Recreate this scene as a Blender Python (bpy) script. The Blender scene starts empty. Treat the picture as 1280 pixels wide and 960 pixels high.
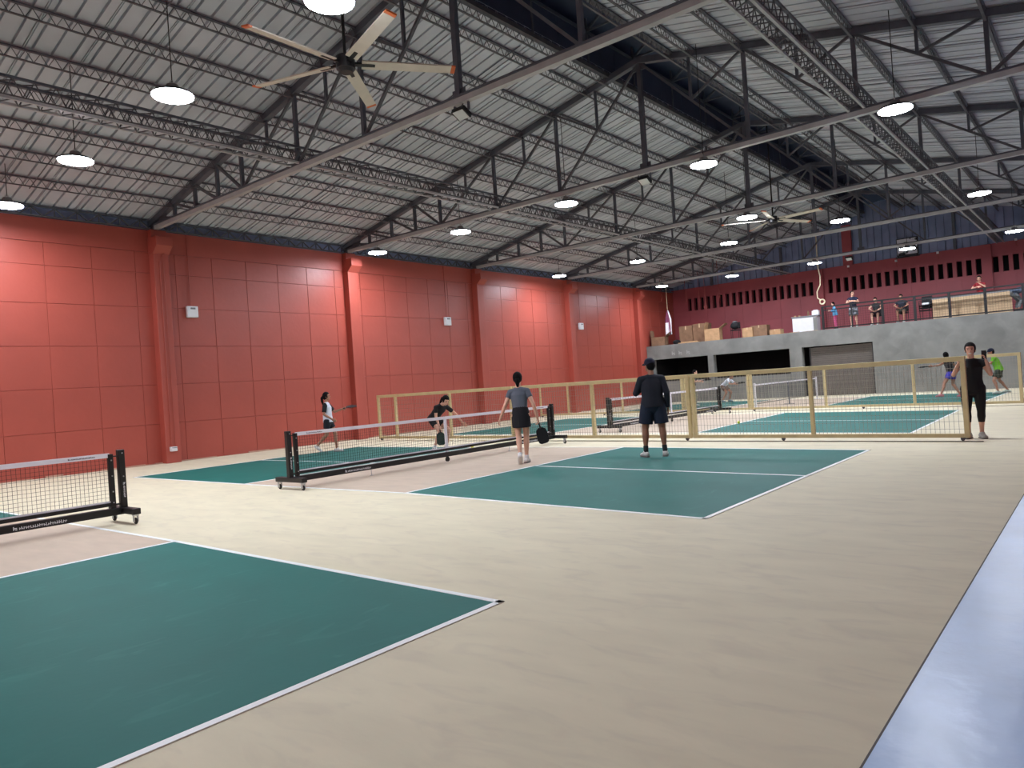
import bpy, math, random
from mathutils import Vector, Matrix, Euler
PI = math.pi
random.seed(7)
SC = bpy.context.scene
COL = SC.collection

# ------------------------------------------------------------------ camera
F_PX = 910.68
YAW, PITCH, ROLL = 0.6903, 0.0031, -0.0672
cy, sy, cp, sp, cr, sr = math.cos(YAW), math.sin(YAW), math.cos(PITCH), math.sin(PITCH), math.cos(ROLL), math.sin(ROLL)
fw = Vector((-sy*cp, cy*cp, sp)); rt = Vector((cy, sy, 0)); up = rt.cross(fw)
rt2 = rt*cr + up*sr; up2 = up*cr - rt*sr
cam_d = bpy.data.cameras.new('camera'); cam = bpy.data.objects.new('camera', cam_d); COL.objects.link(cam)
cam_d.sensor_fit = 'HORIZONTAL'; cam_d.sensor_width = 36.0; cam_d.lens = F_PX/1280*36.0
cam_d.clip_end = 200; cam_d.clip_start = 0.05
M = Matrix((rt2, up2, -fw)).transposed().to_4x4(); M.translation = Vector((9.9049, -6.8692, 1.4223))
cam.matrix_world = M
SC.camera = cam
# ------------------------------------------------------------------ world (night outside), exposure
w = bpy.data.worlds.new('night_sky'); SC.world = w; w.use_nodes = True
w.node_tree.nodes['Background'].inputs[0].default_value = (0.010, 0.013, 0.02, 1)
w.node_tree.nodes['Background'].inputs[1].default_value = 1.0
SC.view_settings.view_transform = 'Standard'; SC.view_settings.look = 'None'
SC.view_settings.gamma = 1.0; SC.view_settings.use_curve_mapping = False
SC.view_settings.exposure = 0.0
LAMP_STRENGTH = 240.0

# ------------------------------------------------------------------ materials
def s2l(c): return tuple((x/255/12.92 if x/255 <= .04045 else ((x/255+.055)/1.055)**2.4) for x in c)
MATS = {}
def mat(name, rgb, rough=.6, metal=0., var=.06, scale=6., bump=0., bscale=40., spec=.5, emit=None, stretch=None, lin=False):
    if name in MATS: return MATS[name]
    m = bpy.data.materials.new(name); m.use_nodes = True; nt = m.node_tree; N = nt.nodes; L = nt.links
    b = N['Principled BSDF']; c = rgb if lin else s2l(rgb)
    b.inputs['Roughness'].default_value = rough; b.inputs['Metallic'].default_value = metal
    b.inputs['Specular IOR Level'].default_value = spec
    tc = N.new('ShaderNodeTexCoord'); src = tc.outputs['Object']
    if stretch:
        mp = N.new('ShaderNodeMapping'); mp.inputs['Scale'].default_value = stretch; L.new(src, mp.inputs[0]); src = mp.outputs[0]
    if var > 0:
        nz = N.new('ShaderNodeTexNoise'); nz.inputs['Scale'].default_value = scale; nz.inputs['Detail'].default_value = 5
        L.new(src, nz.inputs['Vector'])
        r = N.new('ShaderNodeValToRGB'); r.color_ramp.elements[0].position = .3; r.color_ramp.elements[1].position = .7
        r.color_ramp.elements[0].color = tuple(max(0, x*(1-var*1.6)) for x in c)+(1,)
        r.color_ramp.elements[1].color = tuple(min(1, x*(1+var*1.6)) for x in c)+(1,)
        L.new(nz.outputs['Fac'], r.inputs[0]); L.new(r.outputs[0], b.inputs['Base Color'])
    else: b.inputs['Base Color'].default_value = c+(1,)
    if bump > 0:
        n2 = N.new('ShaderNodeTexNoise'); n2.inputs['Scale'].default_value = bscale; n2.inputs['Detail'].default_value = 3
        L.new(src, n2.inputs['Vector'])
        bp = N.new('ShaderNodeBump'); bp.inputs['Strength'].default_value = bump; bp.inputs['Distance'].default_value = .01
        L.new(n2.outputs['Fac'], bp.inputs['Height']); L.new(bp.outputs[0], b.inputs['Normal'])
    if emit:
        b.inputs['Emission Color'].default_value = s2l(emit[0])+(1,); b.inputs['Emission Strength'].default_value = emit[1]
    MATS[name] = m; return m

def add_marks(m, rgb, scale, lo, hi, amount, stretch=(1, 1, 1)):
    """blend a second paint tone (scuffs, dirt) over a material with a thresholded noise"""
    nt = m.node_tree; N = nt.nodes; L = nt.links; b = N['Principled BSDF']
    old = b.inputs['Base Color'].links[0].from_socket
    tc = N.new('ShaderNodeTexCoord'); mp = N.new('ShaderNodeMapping'); mp.inputs['Scale'].default_value = stretch
    nz = N.new('ShaderNodeTexNoise'); nz.inputs['Scale'].default_value = scale; nz.inputs['Detail'].default_value = 8; nz.inputs['Distortion'].default_value = 1.2
    r = N.new('ShaderNodeMapRange'); r.inputs[1].default_value = lo; r.inputs[2].default_value = hi; r.inputs[4].default_value = amount
    mx = N.new('ShaderNodeMix'); mx.data_type = 'RGBA'; mx.inputs[7].default_value = s2l(rgb)+(1,)
    L.new(tc.outputs['Object'], mp.inputs[0]); L.new(mp.outputs[0], nz.inputs['Vector']); L.new(nz.outputs['Fac'], r.inputs[0])
    L.new(r.outputs[0], mx.inputs[0]); L.new(old, mx.inputs[6]); L.new(mx.outputs[2], b.inputs['Base Color'])
    return m

M_BEIGE = mat('beige_court_paint', (214, 205, 177), .68, var=.03, scale=1.3, spec=.25, bump=.1, bscale=14, stretch=(1, 3, 1))
add_marks(M_BEIGE, (188, 178, 160), 2.2, .5, .8, .5, (1, 2.5, 1))
M_KITCHEN = mat('tan_kitchen_paint', (194, 176, 156), .68, var=.04, scale=2, spec=.25, bump=.12, bscale=14, stretch=(1, 3, 1))
M_GREEN = mat('green_court_paint', (24, 104, 96), .62, var=.04, scale=1.6, spec=.2, bump=.1, bscale=20)
add_marks(M_GREEN, (74, 148, 136), 5, .6, .75, .2, (1, .35, 1))
M_LINE = mat('white_line_paint', (236, 240, 238), .5, var=.02)
M_BLUE = mat('blue_walkway_paint', (164, 192, 230), .3, var=.06, scale=2.2, bump=.45, bscale=9, stretch=(1, .8, 1))
M_RED = mat('terracotta_wall_paint', (160, 72, 59), .5, var=.05, scale=.9, bump=.25, bscale=9)
M_REDP = mat('terracotta_panel_paint', (162, 74, 61), .42, var=.05, scale=.8, bump=.3, bscale=8)
M_MAROON = mat('maroon_wall_paint', (156, 70, 76), .55, var=.06, scale=.9, bump=.2, bscale=9)
M_MAROONP = mat('maroon_panel_paint', (160, 74, 80), .5, var=.06, scale=.9, bump=.2, bscale=9)
M_ROOF = mat('galvanised_roof_sheet', (188, 194, 203), .6, 0, var=.05, scale=1.0)
M_STEEL = mat('dark_grey_steel_paint', (84, 88, 98), .55, .1, var=.08, scale=5)
M_LATT = mat('grey_primer_lattice', (88, 89, 95), .6, .1, var=.1, scale=5)
M_CHORD = mat('pale_grey_steel_paint', (172, 174, 176), .5, .1, var=.06, scale=4)
M_NAVY = mat('dark_blue_cladding', (128, 142, 176), .55, .1, var=.08, scale=2)
M_MONI = mat('dark_monitor_cladding', (58, 66, 88), .6, .1, var=.08, scale=2)
M_CONC = mat('grey_concrete', (120, 121, 117), .8, var=.14, scale=1.1, bump=.4, bscale=12)
add_marks(M_CONC, (142, 143, 138), 1.6, .5, .8, .5)
M_DARK = mat('painted_darkness', (22, 22, 24), .9, var=.1)  # near-black colour stands in for unlit space
M_BLACK = mat('black_powder_coat', (18, 18, 20), .45, var=.1)
M_BLACKFAB = mat('black_fabric', (16, 16, 20), .85, var=.12, scale=12)
M_WHITE = mat('white_tape_fabric', (226, 224, 232), .7, var=.02)
M_STRING = mat('black_net_string', (28, 28, 32), .8, var=0)
M_FENCE = mat('cream_fence_paint', (205, 188, 142), .5, var=.06, scale=5)
M_WIRE = mat('galvanised_wire', (150, 146, 135), .45, .5, var=.0)
M_METAL = mat('bright_metal', (190, 192, 196), .3, .9, var=.03)
M_GREY = mat('grey_plastic', (120, 122, 126), .5, var=.05)
M_WPLAST = mat('white_plastic', (225, 226, 230), .45, var=.02)
M_CARD = mat('brown_cardboard', (178, 142, 104), .85, var=.1, scale=5)
M_CARDD = mat('dark_brown_cardboard', (128, 98, 74), .85, var=.12, scale=5)
M_SHUT = mat('grey_brown_shutter', (98, 92, 86), .55, .2, var=.06, scale=3)
M_FANW = mat('cream_fan_blade', (206, 200, 186), .45, var=.03)
M_ORANGE = mat('orange_blade_tip', (214, 110, 60), .5, var=.03)
M_LIGHT = mat('lamp_diffuser', (255, 255, 255), .4, var=0, emit=((238, 243, 255), LAMP_STRENGTH))
M_LENS = mat('unlit_lens', (214, 220, 220), .25, var=.03)
M_PANELT = mat('tan_board', (196, 168, 132), .7, var=.06, scale=4)
M_YELLOW = mat('yellow_ball_plastic', (222, 224, 70), .5, var=.02)
M_CORD = mat('pale_rope', (205, 190, 160), .8, var=.05)
M_CORDR = mat('reddish_cable', (150, 70, 62), .7, var=.05)

# ------------------------------------------------------------------ mesh helpers
class MB:
    def __init__(s): s.v = []; s.f = []
    def box(s, x0, x1, y0, y1, z0, z1):
        n = len(s.v)
        s.v += [(x0,y0,z0),(x1,y0,z0),(x1,y1,z0),(x0,y1,z0),(x0,y0,z1),(x1,y0,z1),(x1,y1,z1),(x0,y1,z1)]
        s.f += [tuple(n+i for i in q) for q in ((0,3,2,1),(4,5,6,7),(0,1,5,4),(1,2,6,5),(2,3,7,6),(3,0,4,7))]
        return s
    def bar(s, a, b, w, h=None, upv=(0,0,1)):
        h = h or w; a = Vector(a); b = Vector(b); d = (b-a).normalized(); u = Vector(upv)
        if abs(d.dot(u)) > .98: u = Vector((1,0,0)) if abs(d.x) < .9 else Vector((0,1,0))
        x = d.cross(u).normalized(); z = x.cross(d).normalized(); n = len(s.v)
        for p in (a, b):
            for i, j in ((-1,-1),(1,-1),(1,1),(-1,1)): s.v.append(tuple(p + x*(i*w/2) + z*(j*h/2)))
        s.f += [tuple(n+i for i in q) for q in ((0,1,2,3),(7,6,5,4),(0,4,5,1),(1,5,6,2),(2,6,7,3),(3,7,4,0))]
        return s
    def tube(s, pts, r, n=8, caps=True, flat=1.0):
        pts = [Vector(p) for p in pts]; k0 = len(s.v); prev = None
        for i, p in enumerate(pts):
            d = (pts[min(i+1, len(pts)-1)] - pts[max(i-1, 0)])
            d = d.normalized() if d.length > 1e-9 else Vector((0,0,1))
            u = prev if prev is not None else (Vector((0,0,1)) if abs(d.z) < .9 else Vector((1,0,0)))
            x = d.cross(u)
            if x.length < 1e-6: x = d.orthogonal()
            x.normalize(); z = x.cross(d).normalized(); prev = z
            rr = r[i] if isinstance(r, (list, tuple)) else r
            for j in range(n):
                a = 2*PI*j/n; s.v.append(tuple(p + x*(rr*math.cos(a)) + z*(rr*flat*math.sin(a))))
        for i in range(len(pts)-1):
            for j in range(n):
                a = k0+i*n+j; b = k0+i*n+(j+1) % n; s.f.append((a, b, b+n, a+n))
        if caps:
            s.f.append(tuple(k0+j for j in range(n))[::-1]); s.f.append(tuple(k0+(len(pts)-1)*n+j for j in range(n)))
        return s
    def cyl(s, c, r, z0, z1, n=24, axis=2, r2=None):
        p0 = list(c); p1 = list(c); p0[axis] += z0; p1[axis] += z1
        return s.tube([p0, p1], [r, r2 if r2 is not None else r], n)
    def ball(s, c, r, n=12, m=8, sc=(1,1,1)):
        k0 = len(s.v); c = Vector(c)
        s.v.append(tuple(c+Vector((0,0,r*sc[2]))))
        for i in range(1, m):
            t = PI*i/m
            for j in range(n):
                a = 2*PI*j/n; s.v.append((c.x+r*sc[0]*math.sin(t)*math.cos(a), c.y+r*sc[1]*math.sin(t)*math.sin(a), c.z+r*sc[2]*math.cos(t)))
        s.v.append(tuple(c-Vector((0,0,r*sc[2])))); e = len(s.v)-1
        for j in range(n): s.f.append((k0, k0+1+j, k0+1+(j+1) % n)); s.f.append((e, e-n+(j+1) % n, e-n+j))
        for i in range(m-2):
            for j in range(n):
                a = k0+1+i*n+j; b = k0+1+i*n+(j+1) % n; s.f.append((a, a+n, b+n, b))
        return s
    def torus(s, c, R, r, n=20, m=6, axis='z'):
        c = Vector(c); k0 = len(s.v)
        for i in range(n):
            a = 2*PI*i/n
            for j in range(m):
                b = 2*PI*j/m; q = ((R+r*math.cos(b))*math.cos(a), (R+r*math.cos(b))*math.sin(a), r*math.sin(b))
                if axis == 'x': q = (q[2], q[0], q[1])
                if axis == 'y': q = (q[0], q[2], q[1])
                s.v.append(tuple(c+Vector(q)))
        for i in range(n):
            for j in range(m):
                s.f.append((k0+i*m+j, k0+((i+1) % n)*m+j, k0+((i+1) % n)*m+(j+1) % m, k0+i*m+(j+1) % m))
        return s
    def poly(s, pts, z0, z1):
        n = len(pts); k = len(s.v)
        s.v += [(p[0], p[1], z0) for p in pts] + [(p[0], p[1], z1) for p in pts]
        s.f.append(tuple(k+i for i in range(n))[::-1]); s.f.append(tuple(k+n+i for i in range(n)))
        for i in range(n): j = (i+1) % n; s.f.append((k+i, k+j, k+n+j, k+n+i))
        return s
    def mesh(s, name, m, smooth=False, bevel=0):
        me = bpy.data.meshes.new(name); me.from_pydata(s.v, [], s.f); me.materials.append(m); me.update()
        if smooth: me.shade_smooth()
        return me
    def build(s, name, m, parent=None, smooth=False, loc=None, rot=None, bevel=0):
        o = bpy.data.objects.new(name, s.mesh(name, m, smooth)); COL.objects.link(o)
        if parent: o.parent = parent
        if loc: o.location = loc
        if rot: o.rotation_euler = rot
        if bevel:
            md = o.modifiers.new('bevel', 'BEVEL'); md.width = bevel; md.segments = 2; md.limit_method = 'ANGLE'
        return o
def tag(o, label=None, cat=None, group=None, kind=None):
    if label: o['label'] = label
    if cat: o['category'] = cat
    if group: o['group'] = group
    if kind: o['kind'] = kind
    return o
def thing(name, label, cat, loc=(0,0,0), rz=0., group=None):
    o = bpy.data.objects.new(name, None); o.empty_display_size = .2; COL.objects.link(o)
    o.location = loc; o.rotation_euler = (0, 0, rz); return tag(o, label, cat, group)
def copy_tree(o, parent=None):
    c = o.copy(); COL.objects.link(c)
    if parent: c.parent = parent
    for ch in list(o.children): copy_tree(ch, c)
    return c
def struct(o): o['kind'] = 'structure'; return o
ORD = ['first', 'second', 'third', 'fourth', 'fifth', 'sixth', 'seventh', 'eighth', 'ninth', 'tenth', 'eleventh', 'twelfth']

# ------------------------------------------------------------------ dimensions
XW = -9.64            # face of the red wall
XR = 13.04            # unseen opposite wall
XC = 1.70             # ridge line
YR, YF = -14.0, 32.0  # rear wall, far wall
ZC = 6.25             # truss bottom chord
SL = .2156
def ztop(x): return 8.85 - SL*abs(x-XC)
TY = [2.19 + 6.33*k for k in range(-1, 5)]   # trusses

# ------------------------------------------------------------------ floor
fl = MB(); fl.box(XW-.3, XR+.3, YR-.3, YF+.3, -.2, 0)
floor = struct(fl.build('floor', M_BEIGE)); floor['label'] = 'beige painted concrete floor with marked green courts'
def quad(name, m, pts, z0, z1, label=None):
    o = MB().poly(pts, z0, z1).build(name, m, floor)
    if label: o['label'] = label
    return o
MB().box(9.15, XR, YR, YF, 0, .004).build('blue_walkway', M_BLUE, floor)['label'] = 'glossy blue painted walkway strip'
MB().box(9.142, 9.15, YR, YF, 0, .0045).build('walkway_edge', mat('dark_edge_line', (86, 82, 80), .7), floor)
LW = .05
def line(a, b, wd=LW):
    a = Vector(a+(0,)); b = Vector(b+(0,)); d = (b-a).normalized(); n = Vector((-d.y, d.x, 0))*wd/2; a -= d*wd/2; b += d*wd/2
    MB().poly([(a-n)[:2], (b-n)[:2], (b+n)[:2], (a+n)[:2]], .0, .006).build('court_line', M_LINE, floor)
# each court: corner tables (left baseline, left kitchen line, right kitchen line, right baseline), near and far ends
COURTS = [
 dict(n=[(-6.7,-9.3),(-2.15,-9.3),(2.05,-9.28),(6.72,-9.33)], f=[(-6.68,-3.26),(-2.40,-3.25),(2.05,-3.20),(6.69,-3.26)]),
 dict(n=[(-6.55,.02),(-2.13,.03),(2.02,.12),(6.74,-.22)], f=[(-6.65,6.18),(-2.20,6.15),(1.98,6.22),(6.78,5.86)]),
 dict(n=[(-6.8,9.75),(-2.65,9.62),(2.06,9.50),(6.82,8.86)], f=[(-6.7,16.6),(-2.6,16.5),(1.80,16.4),(6.70,15.45)]),
 dict(n=[(-6.7,20.2),(-2.2,20.0),(2.0,19.6),(6.80,18.9)], f=[(-6.6,26.6),(-2.2,26.3),(2.06,25.9),(6.95,25.3)]),
]
def mid(a, b, t=.5): return (a[0]+(b[0]-a[0])*t, a[1]+(b[1]-a[1])*t)
for c in COURTS:
    n, f = c['n'], c['f']
    quad('green_court_surface', M_GREEN, [n[0], n[1], f[1], f[0]], 0, .004)
    quad('kitchen_surface', M_KITCHEN, [n[1], n[2], f[2], f[1]], 0, .003)
    quad('green_court_surface', M_GREEN, [n[2], n[3], f[3], f[2]], 0, .004)
    for i in range(3): line(n[i], n[i+1]); line(f[i], f[i+1])
    for i in range(4): line(n[i], f[i])
    line(mid(n[0], f[0]), mid(n[1], f[1])); line(mid(n[2], f[2]), mid(n[3], f[3]))

# ------------------------------------------------------------------ left wall with its panels, columns
wl = MB(); wl.box(XW-.3, XW-.02, YR-.3, YF+.3, 0, 6.2); wl.box(XW-.02, XW+.012, YR, YF, 5.62, 6.2)
wall_left = struct(wl.build('wall_left', M_RED)); wall_left['label'] = 'long terracotta painted block wall'
zj = [.0, 1.05, 2.09, 3.12, 4.15, 5.06, 5.62]
pm = {}
col_y = [t+.06 for t in TY]
y = 1.68 - 1.055*9
while y < YF-.05:
    y1 = min(y+1.055, YF)
    for i in range(len(zj)-1):
        k = (i, round(y1-y, 2))
        if k not in pm:
            d = .02; a, b, z0, z1 = .004, (y1-y)-.004, zj[i]+.004, zj[i+1]-.004; e = .005
            m_ = MB(); m_.v = [(-.02,a,z0),(-.02,b,z0),(-.02,b,z1),(-.02,a,z1),(-.008,a+e,z0+e),(-.008,b-e,z0+e),(-.008,b-e,z1-e),(-.008,a+e,z1-e)]
            m_.f = [(4,5,6,7),(0,1,5,4),(1,2,6,5),(2,3,7,6),(3,0,4,7)]
            pm[k] = m_.mesh('wall_panel', M_REDP)
        o = bpy.data.objects.new('wall_panel', pm[k]); COL.objects.link(o); o.parent = wall_left
        o.location = (XW + random.uniform(-.002, .003), y, 0)
    y = y1
for k, cyy in enumerate(col_y):
    c = MB(); c.box(XW-.01, XW+.26, cyy-.2, cyy+.2, 0, 5.72)
    o = c.build('wall_column', M_RED, wall_left, bevel=.012)
    c = MB(); n0 = len(c.v)
    c.v = [(XW-.01,cyy-.22,5.55),(XW+.27,cyy-.22,5.55),(XW+.27,cyy+.22,5.55),(XW-.01,cyy+.22,5.55),
           (XW-.01,cyy-.22,5.98),(XW+.50,cyy-.22,5.98),(XW+.50,cyy+.22,5.98),(XW-.01,cyy+.22,5.98),
           (XW+.50,cyy-.22,5.74),(XW+.50,cyy+.22,5.74)]
    c.f = [(0,3,2,1),(4,5,6,7),(0,1,8,5,4),(3,7,6,9,2),(1,2,9,8),(8,9,6,5),(0,4,7,3)]
    c.build('corbel', M_RED, wall_left, bevel=.01)
    MB().box(XW-.01, XW+.20, cyy-.2, cyy+.2, 5.98, 6.19).build('column_head', M_RED, wall_left)
# skirting of rough unpainted mortar at the foot of the wall
sk = MB(); yy = -3.
while yy < 28:
    l = random.uniform(.2, .7)
    if random.random() < .7: sk.box(XW-.02, XW+.015+random.random()*.03, yy, yy+l, 0, random.uniform(.01, .045))
    yy += l
tag(struct(sk.build('trim_1', mat('rough_mortar', (176, 140, 122), .9, bump=.6, bscale=30))), 'rough mortar edge at foot of red wall')
# conduits and boxes on the wall
def wall_box(yb, ztop_, z, label, wd=.30, h=.31):
    t = thing('electrical_box', label, 'electrical box', (XW, yb, z), 0, None)
    MB().box(.002, .12, -wd/2, wd/2, -h/2, h/2).build('housing', M_WPLAST, t, bevel=.01)
    MB().box(.12, .128, -wd/2+.02, wd/2-.02, -h/2+.02, h*.18).build('cover', M_WPLAST, t, bevel=.004)
    MB().box(.12, .15, -.06, .06, h*.22, h*.36).build('latch', M_GREY, t)
    return t
for yb, wh in ((3.10, 'nearest of three, just past the nearest column'), (13.12, 'middle one of three along the wall'), (22.18, 'farthest one, near the mezzanine end')):
    wall_box(yb, 5.6, 4.06, 'small white electrical box on red wall, '+wh)
    tag(MB().tube([(XW+.045, yb-.02, 6.18), (XW+.045, yb-.02, 4.22)], .014, 8).build('conduit_pipe', M_RED), ['thin red conduit above the nearest electrical box', 'thin red conduit above the middle electrical box', 'thin red conduit above the farthest electrical box'][(3.10, 13.12, 22.18).index(yb)], 'pipe')
t = wall_box(2.50, 0, .37, 'small white socket box low on nearest wall column', .16, .12); t.location = (XW+.26, 2.22, .37)
tag(MB().tube([(XW+.275, 2.20, .43), (XW+.275, 2.20, 5.3), (XW+.275, 2.26, 5.5), (XW+.30, 2.32, 5.56)], .014, 8).build('conduit_pipe', M_RED), 'red conduit running down face of nearest column', 'pipe')
tag(MB().tube([(XW+.272, 2.30, .43), (XW+.272, 2.30, 5.4)], .01, 8).build('conduit_pipe', M_REDP), 'thinner conduit beside the first on nearest column', 'pipe')

# ------------------------------------------------------------------ unseen walls (close the hall)
tag(struct(MB().box(XR, XR+.3, YR-.3, YF+.3, 0, 6.3).build('wall_right', M_RED)), 'plain red wall opposite')
rw = MB(); rw.box(XW-.3, XR+.3, YR-.3, YR, 0, 6.3)
rw.v += [(XW-.3, YR-.1, 6.3), (XR+.3, YR-.1, 6.3), (XC, YR-.1, 9.6)]; rw.f.append((len(rw.v)-3, len(rw.v)-2, len(rw.v)-1))
tag(struct(rw.build('wall_rear', M_RED)), 'plain red wall behind')

# ------------------------------------------------------------------ far wall: red masonry with slot openings, blue gable cladding
wf = MB()
Z0, Z1 = 5.04, 5.74
wf.box(XW-.3, XR+.3, YF, YF+.25, 0, Z0); wf.box(XW-.3, XR+.3, YF, YF+.25, Z1, 6.33)
slots = []
for x0, n in ((-8.72, 19), (-1.02, 18), (6.0, 16)):
    for i in range(n): slots.append(x0+i*.375)
edges = [XW-.3] + [v for s_ in slots for v in (s_, s_+.215)] + [XR+.3]
for i in range(0, len(edges)-1, 2): wf.box(edges[i], edges[i+1], YF, YF+.25, Z0, Z1)
wall_far = struct(wf.build('wall_far', M_MAROON)); wall_far['label'] = 'dark red end wall with a row of vertical vent slots'
for x, hw in ((-1.39, .17), (5.785, .19)):
    MB().box(x-hw, x+hw, YF-.14, YF+.02, 3.07, 6.30).build('wall_column', M_MAROON, wall_far)
for i in range(22):
    x = XW + i*1.03
    for z0, z1 in ((3.07, 4.06), (4.06, 5.03)):
        if x+1.03 > XR: continue
        MB().box(x+.008, x+1.022, YF-.015, YF+.01, z0+.008, z1-.008).build('wall_panel', M_MAROONP, wall_far)
# near-black sheet stands in for the night darkness behind the slots
tag(struct(MB().box(XW-.3, XR+.3, YF+.9, YF+1.0, 3, 7).build('trim_2', M_DARK)), 'near-black sheet standing in for night behind the vent slots')
g = MB(); k = 0; x = XW-.3; 
while x < XR+.3:
    x1 = x+.33
    def zr(q): return ztop(q)+.1
    for a, b, dy in ((x, x+.285, .08), (x+.285, x1, .15)):
        n = len(g.v); ya = YF+dy
        g.v += [(a,ya,6.30),(b,ya,6.30),(b,ya,zr(b)+.3),(a,ya,zr(a)+.3),(a,ya+.06,6.30),(b,ya+.06,6.30),(b,ya+.06,zr(b)+.3),(a,ya+.06,zr(a)+.3)]
        g.f += [tuple(n+i for i in q) for q in ((0,1,2,3),(7,6,5,4),(0,3,7,4),(1,5,6,2),(3,2,6,7),(0,4,5,1))]
    x = x1
tag(struct(g.build('trim_3', M_NAVY)), 'dark blue ribbed cladding of the far gable')
for x in (-7.2, -3.3, 4.6, 8.8):
    tag(struct(MB().box(x-.06, x+.06, YF-.04, YF+.1, 6.3, ztop(x)).build('trim_4', M_STEEL)), 'steel gable post')
tag(struct(MB().box(-.22, .22, YF-.08, YF+.1, 6.3, 8.3).build('trim_5', M_MAROON)), 'red painted gable post')

# ------------------------------------------------------------------ roof sheets
ceiling = bpy.data.objects.new('ceiling', None); COL.objects.link(ceiling); struct(ceiling); ceiling['label'] = 'grey ribbed metal roof on two slopes'
EDGE = .80
def sheet(side):
    """ribbed sheet .9 m wide, from ridge opening down to the eave; ribs recessed upwards as seen from below"""
    prof = []
    for r in range(3):
        y0 = r*.3
        if r == 0: prof += [(y0, -.022), (y0+.014, -.022), (y0+.0145, .03), (y0+.045, .03), (y0+.0455, 0)]
        prof += [(y0+.115, 0), (y0+.117, .065), (y0+.163, .065), (y0+.165, 0)]
    prof += [(.9, 0)]
    s = MB(); xa = XC + side*EDGE; xb = (XW-.25) if side < 0 else (XR+.25)
    for (yy, dz) in prof:
        s.v.append((xa, yy, ztop(xa)+.10+dz)); s.v.append((xb, yy, ztop(xb)+.10+dz))
    for i in range(len(prof)-1):
        a = 2*i; s.f.append((a, a+1, a+3, a+2))
    # top skin for thickness
    n = len(s.v)
    for (yy, dz) in (prof[0], prof[-1]):
        s.v.append((xa, yy, ztop(xa)+.17)); s.v.append((xb, yy, ztop(xb)+.17))
    s.f.append((n, n+2, n+3, n+1))
    return s.mesh('roof_sheet', M_ROOF)
sm = {-1: sheet(-1), 1: sheet(1)}
nsh = int((YF+.2-YR)/.9)+1
for side in (-1, 1):
    for i in range(nsh):
        o = bpy.data.objects.new('roof_sheet', sm[side]); COL.objects.link(o); o.parent = ceiling; o.location = (0, YR-.1+i*.9, 0)
# ridge monitor: raised little roof with navy side panels and an open louvre gap
zE = ztop(XC+EDGE)
for side in (-1, 1):
    x = XC + side*(EDGE+.02)
    yy = YR; 
    while yy < YF:
        y1 = min(yy+1.2, YF)
        MB().box(x-.015, x+.015, yy+.006, y1-.006, zE+.12, zE+.80).build('monitor_panel', M_MONI, ceiling)
        yy = y1
    MB().box(x-.03, x+.03, YR, YF, zE+.02, zE+.12).build('ridge_edge_angle', M_LATT, ceiling)
    MB().box(x-.03, x+.03, YR, YF, zE+.80, zE+.88).build('monitor_eave_angle', M_STEEL, ceiling)
mr = MB(); e = EDGE+.45
mr.v = [(XC-e, YR, zE+1.10), (XC, YR, zE+1.42), (XC+e, YR, zE+1.10), (XC-e, YF, zE+1.10), (XC, YF, zE+1.42), (XC+e, YF, zE+1.10),
        (XC-e, YR, zE+1.16), (XC, YR, zE+1.48), (XC+e, YR, zE+1.16), (XC-e, YF, zE+1.16), (XC, YF, zE+1.48), (XC+e, YF, zE+1.16)]
mr.f = [(0,3,4,1),(1,4,5,2),(6,7,10,9),(7,8,11,10),(0,6,9,3),(2,5,11,8)]
mr.build('monitor_roof', M_MONI, ceiling)
yy = YR+.5
while yy < YF:
    b = MB()
    for side in (-1, 1):
        b.bar((XC+side*EDGE, yy, zE+.1), (XC+side*EDGE, yy, zE+1.15), .05)
        b.bar((XC+side*EDGE, yy, zE+.85), (XC, yy, zE+1.38), .05)
    b.bar((XC-EDGE, yy, zE+.85), (XC+EDGE, yy, zE+.85), .04)
    b.build('monitor_frame', M_STEEL, ceiling)
    yy += 2.11

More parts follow.
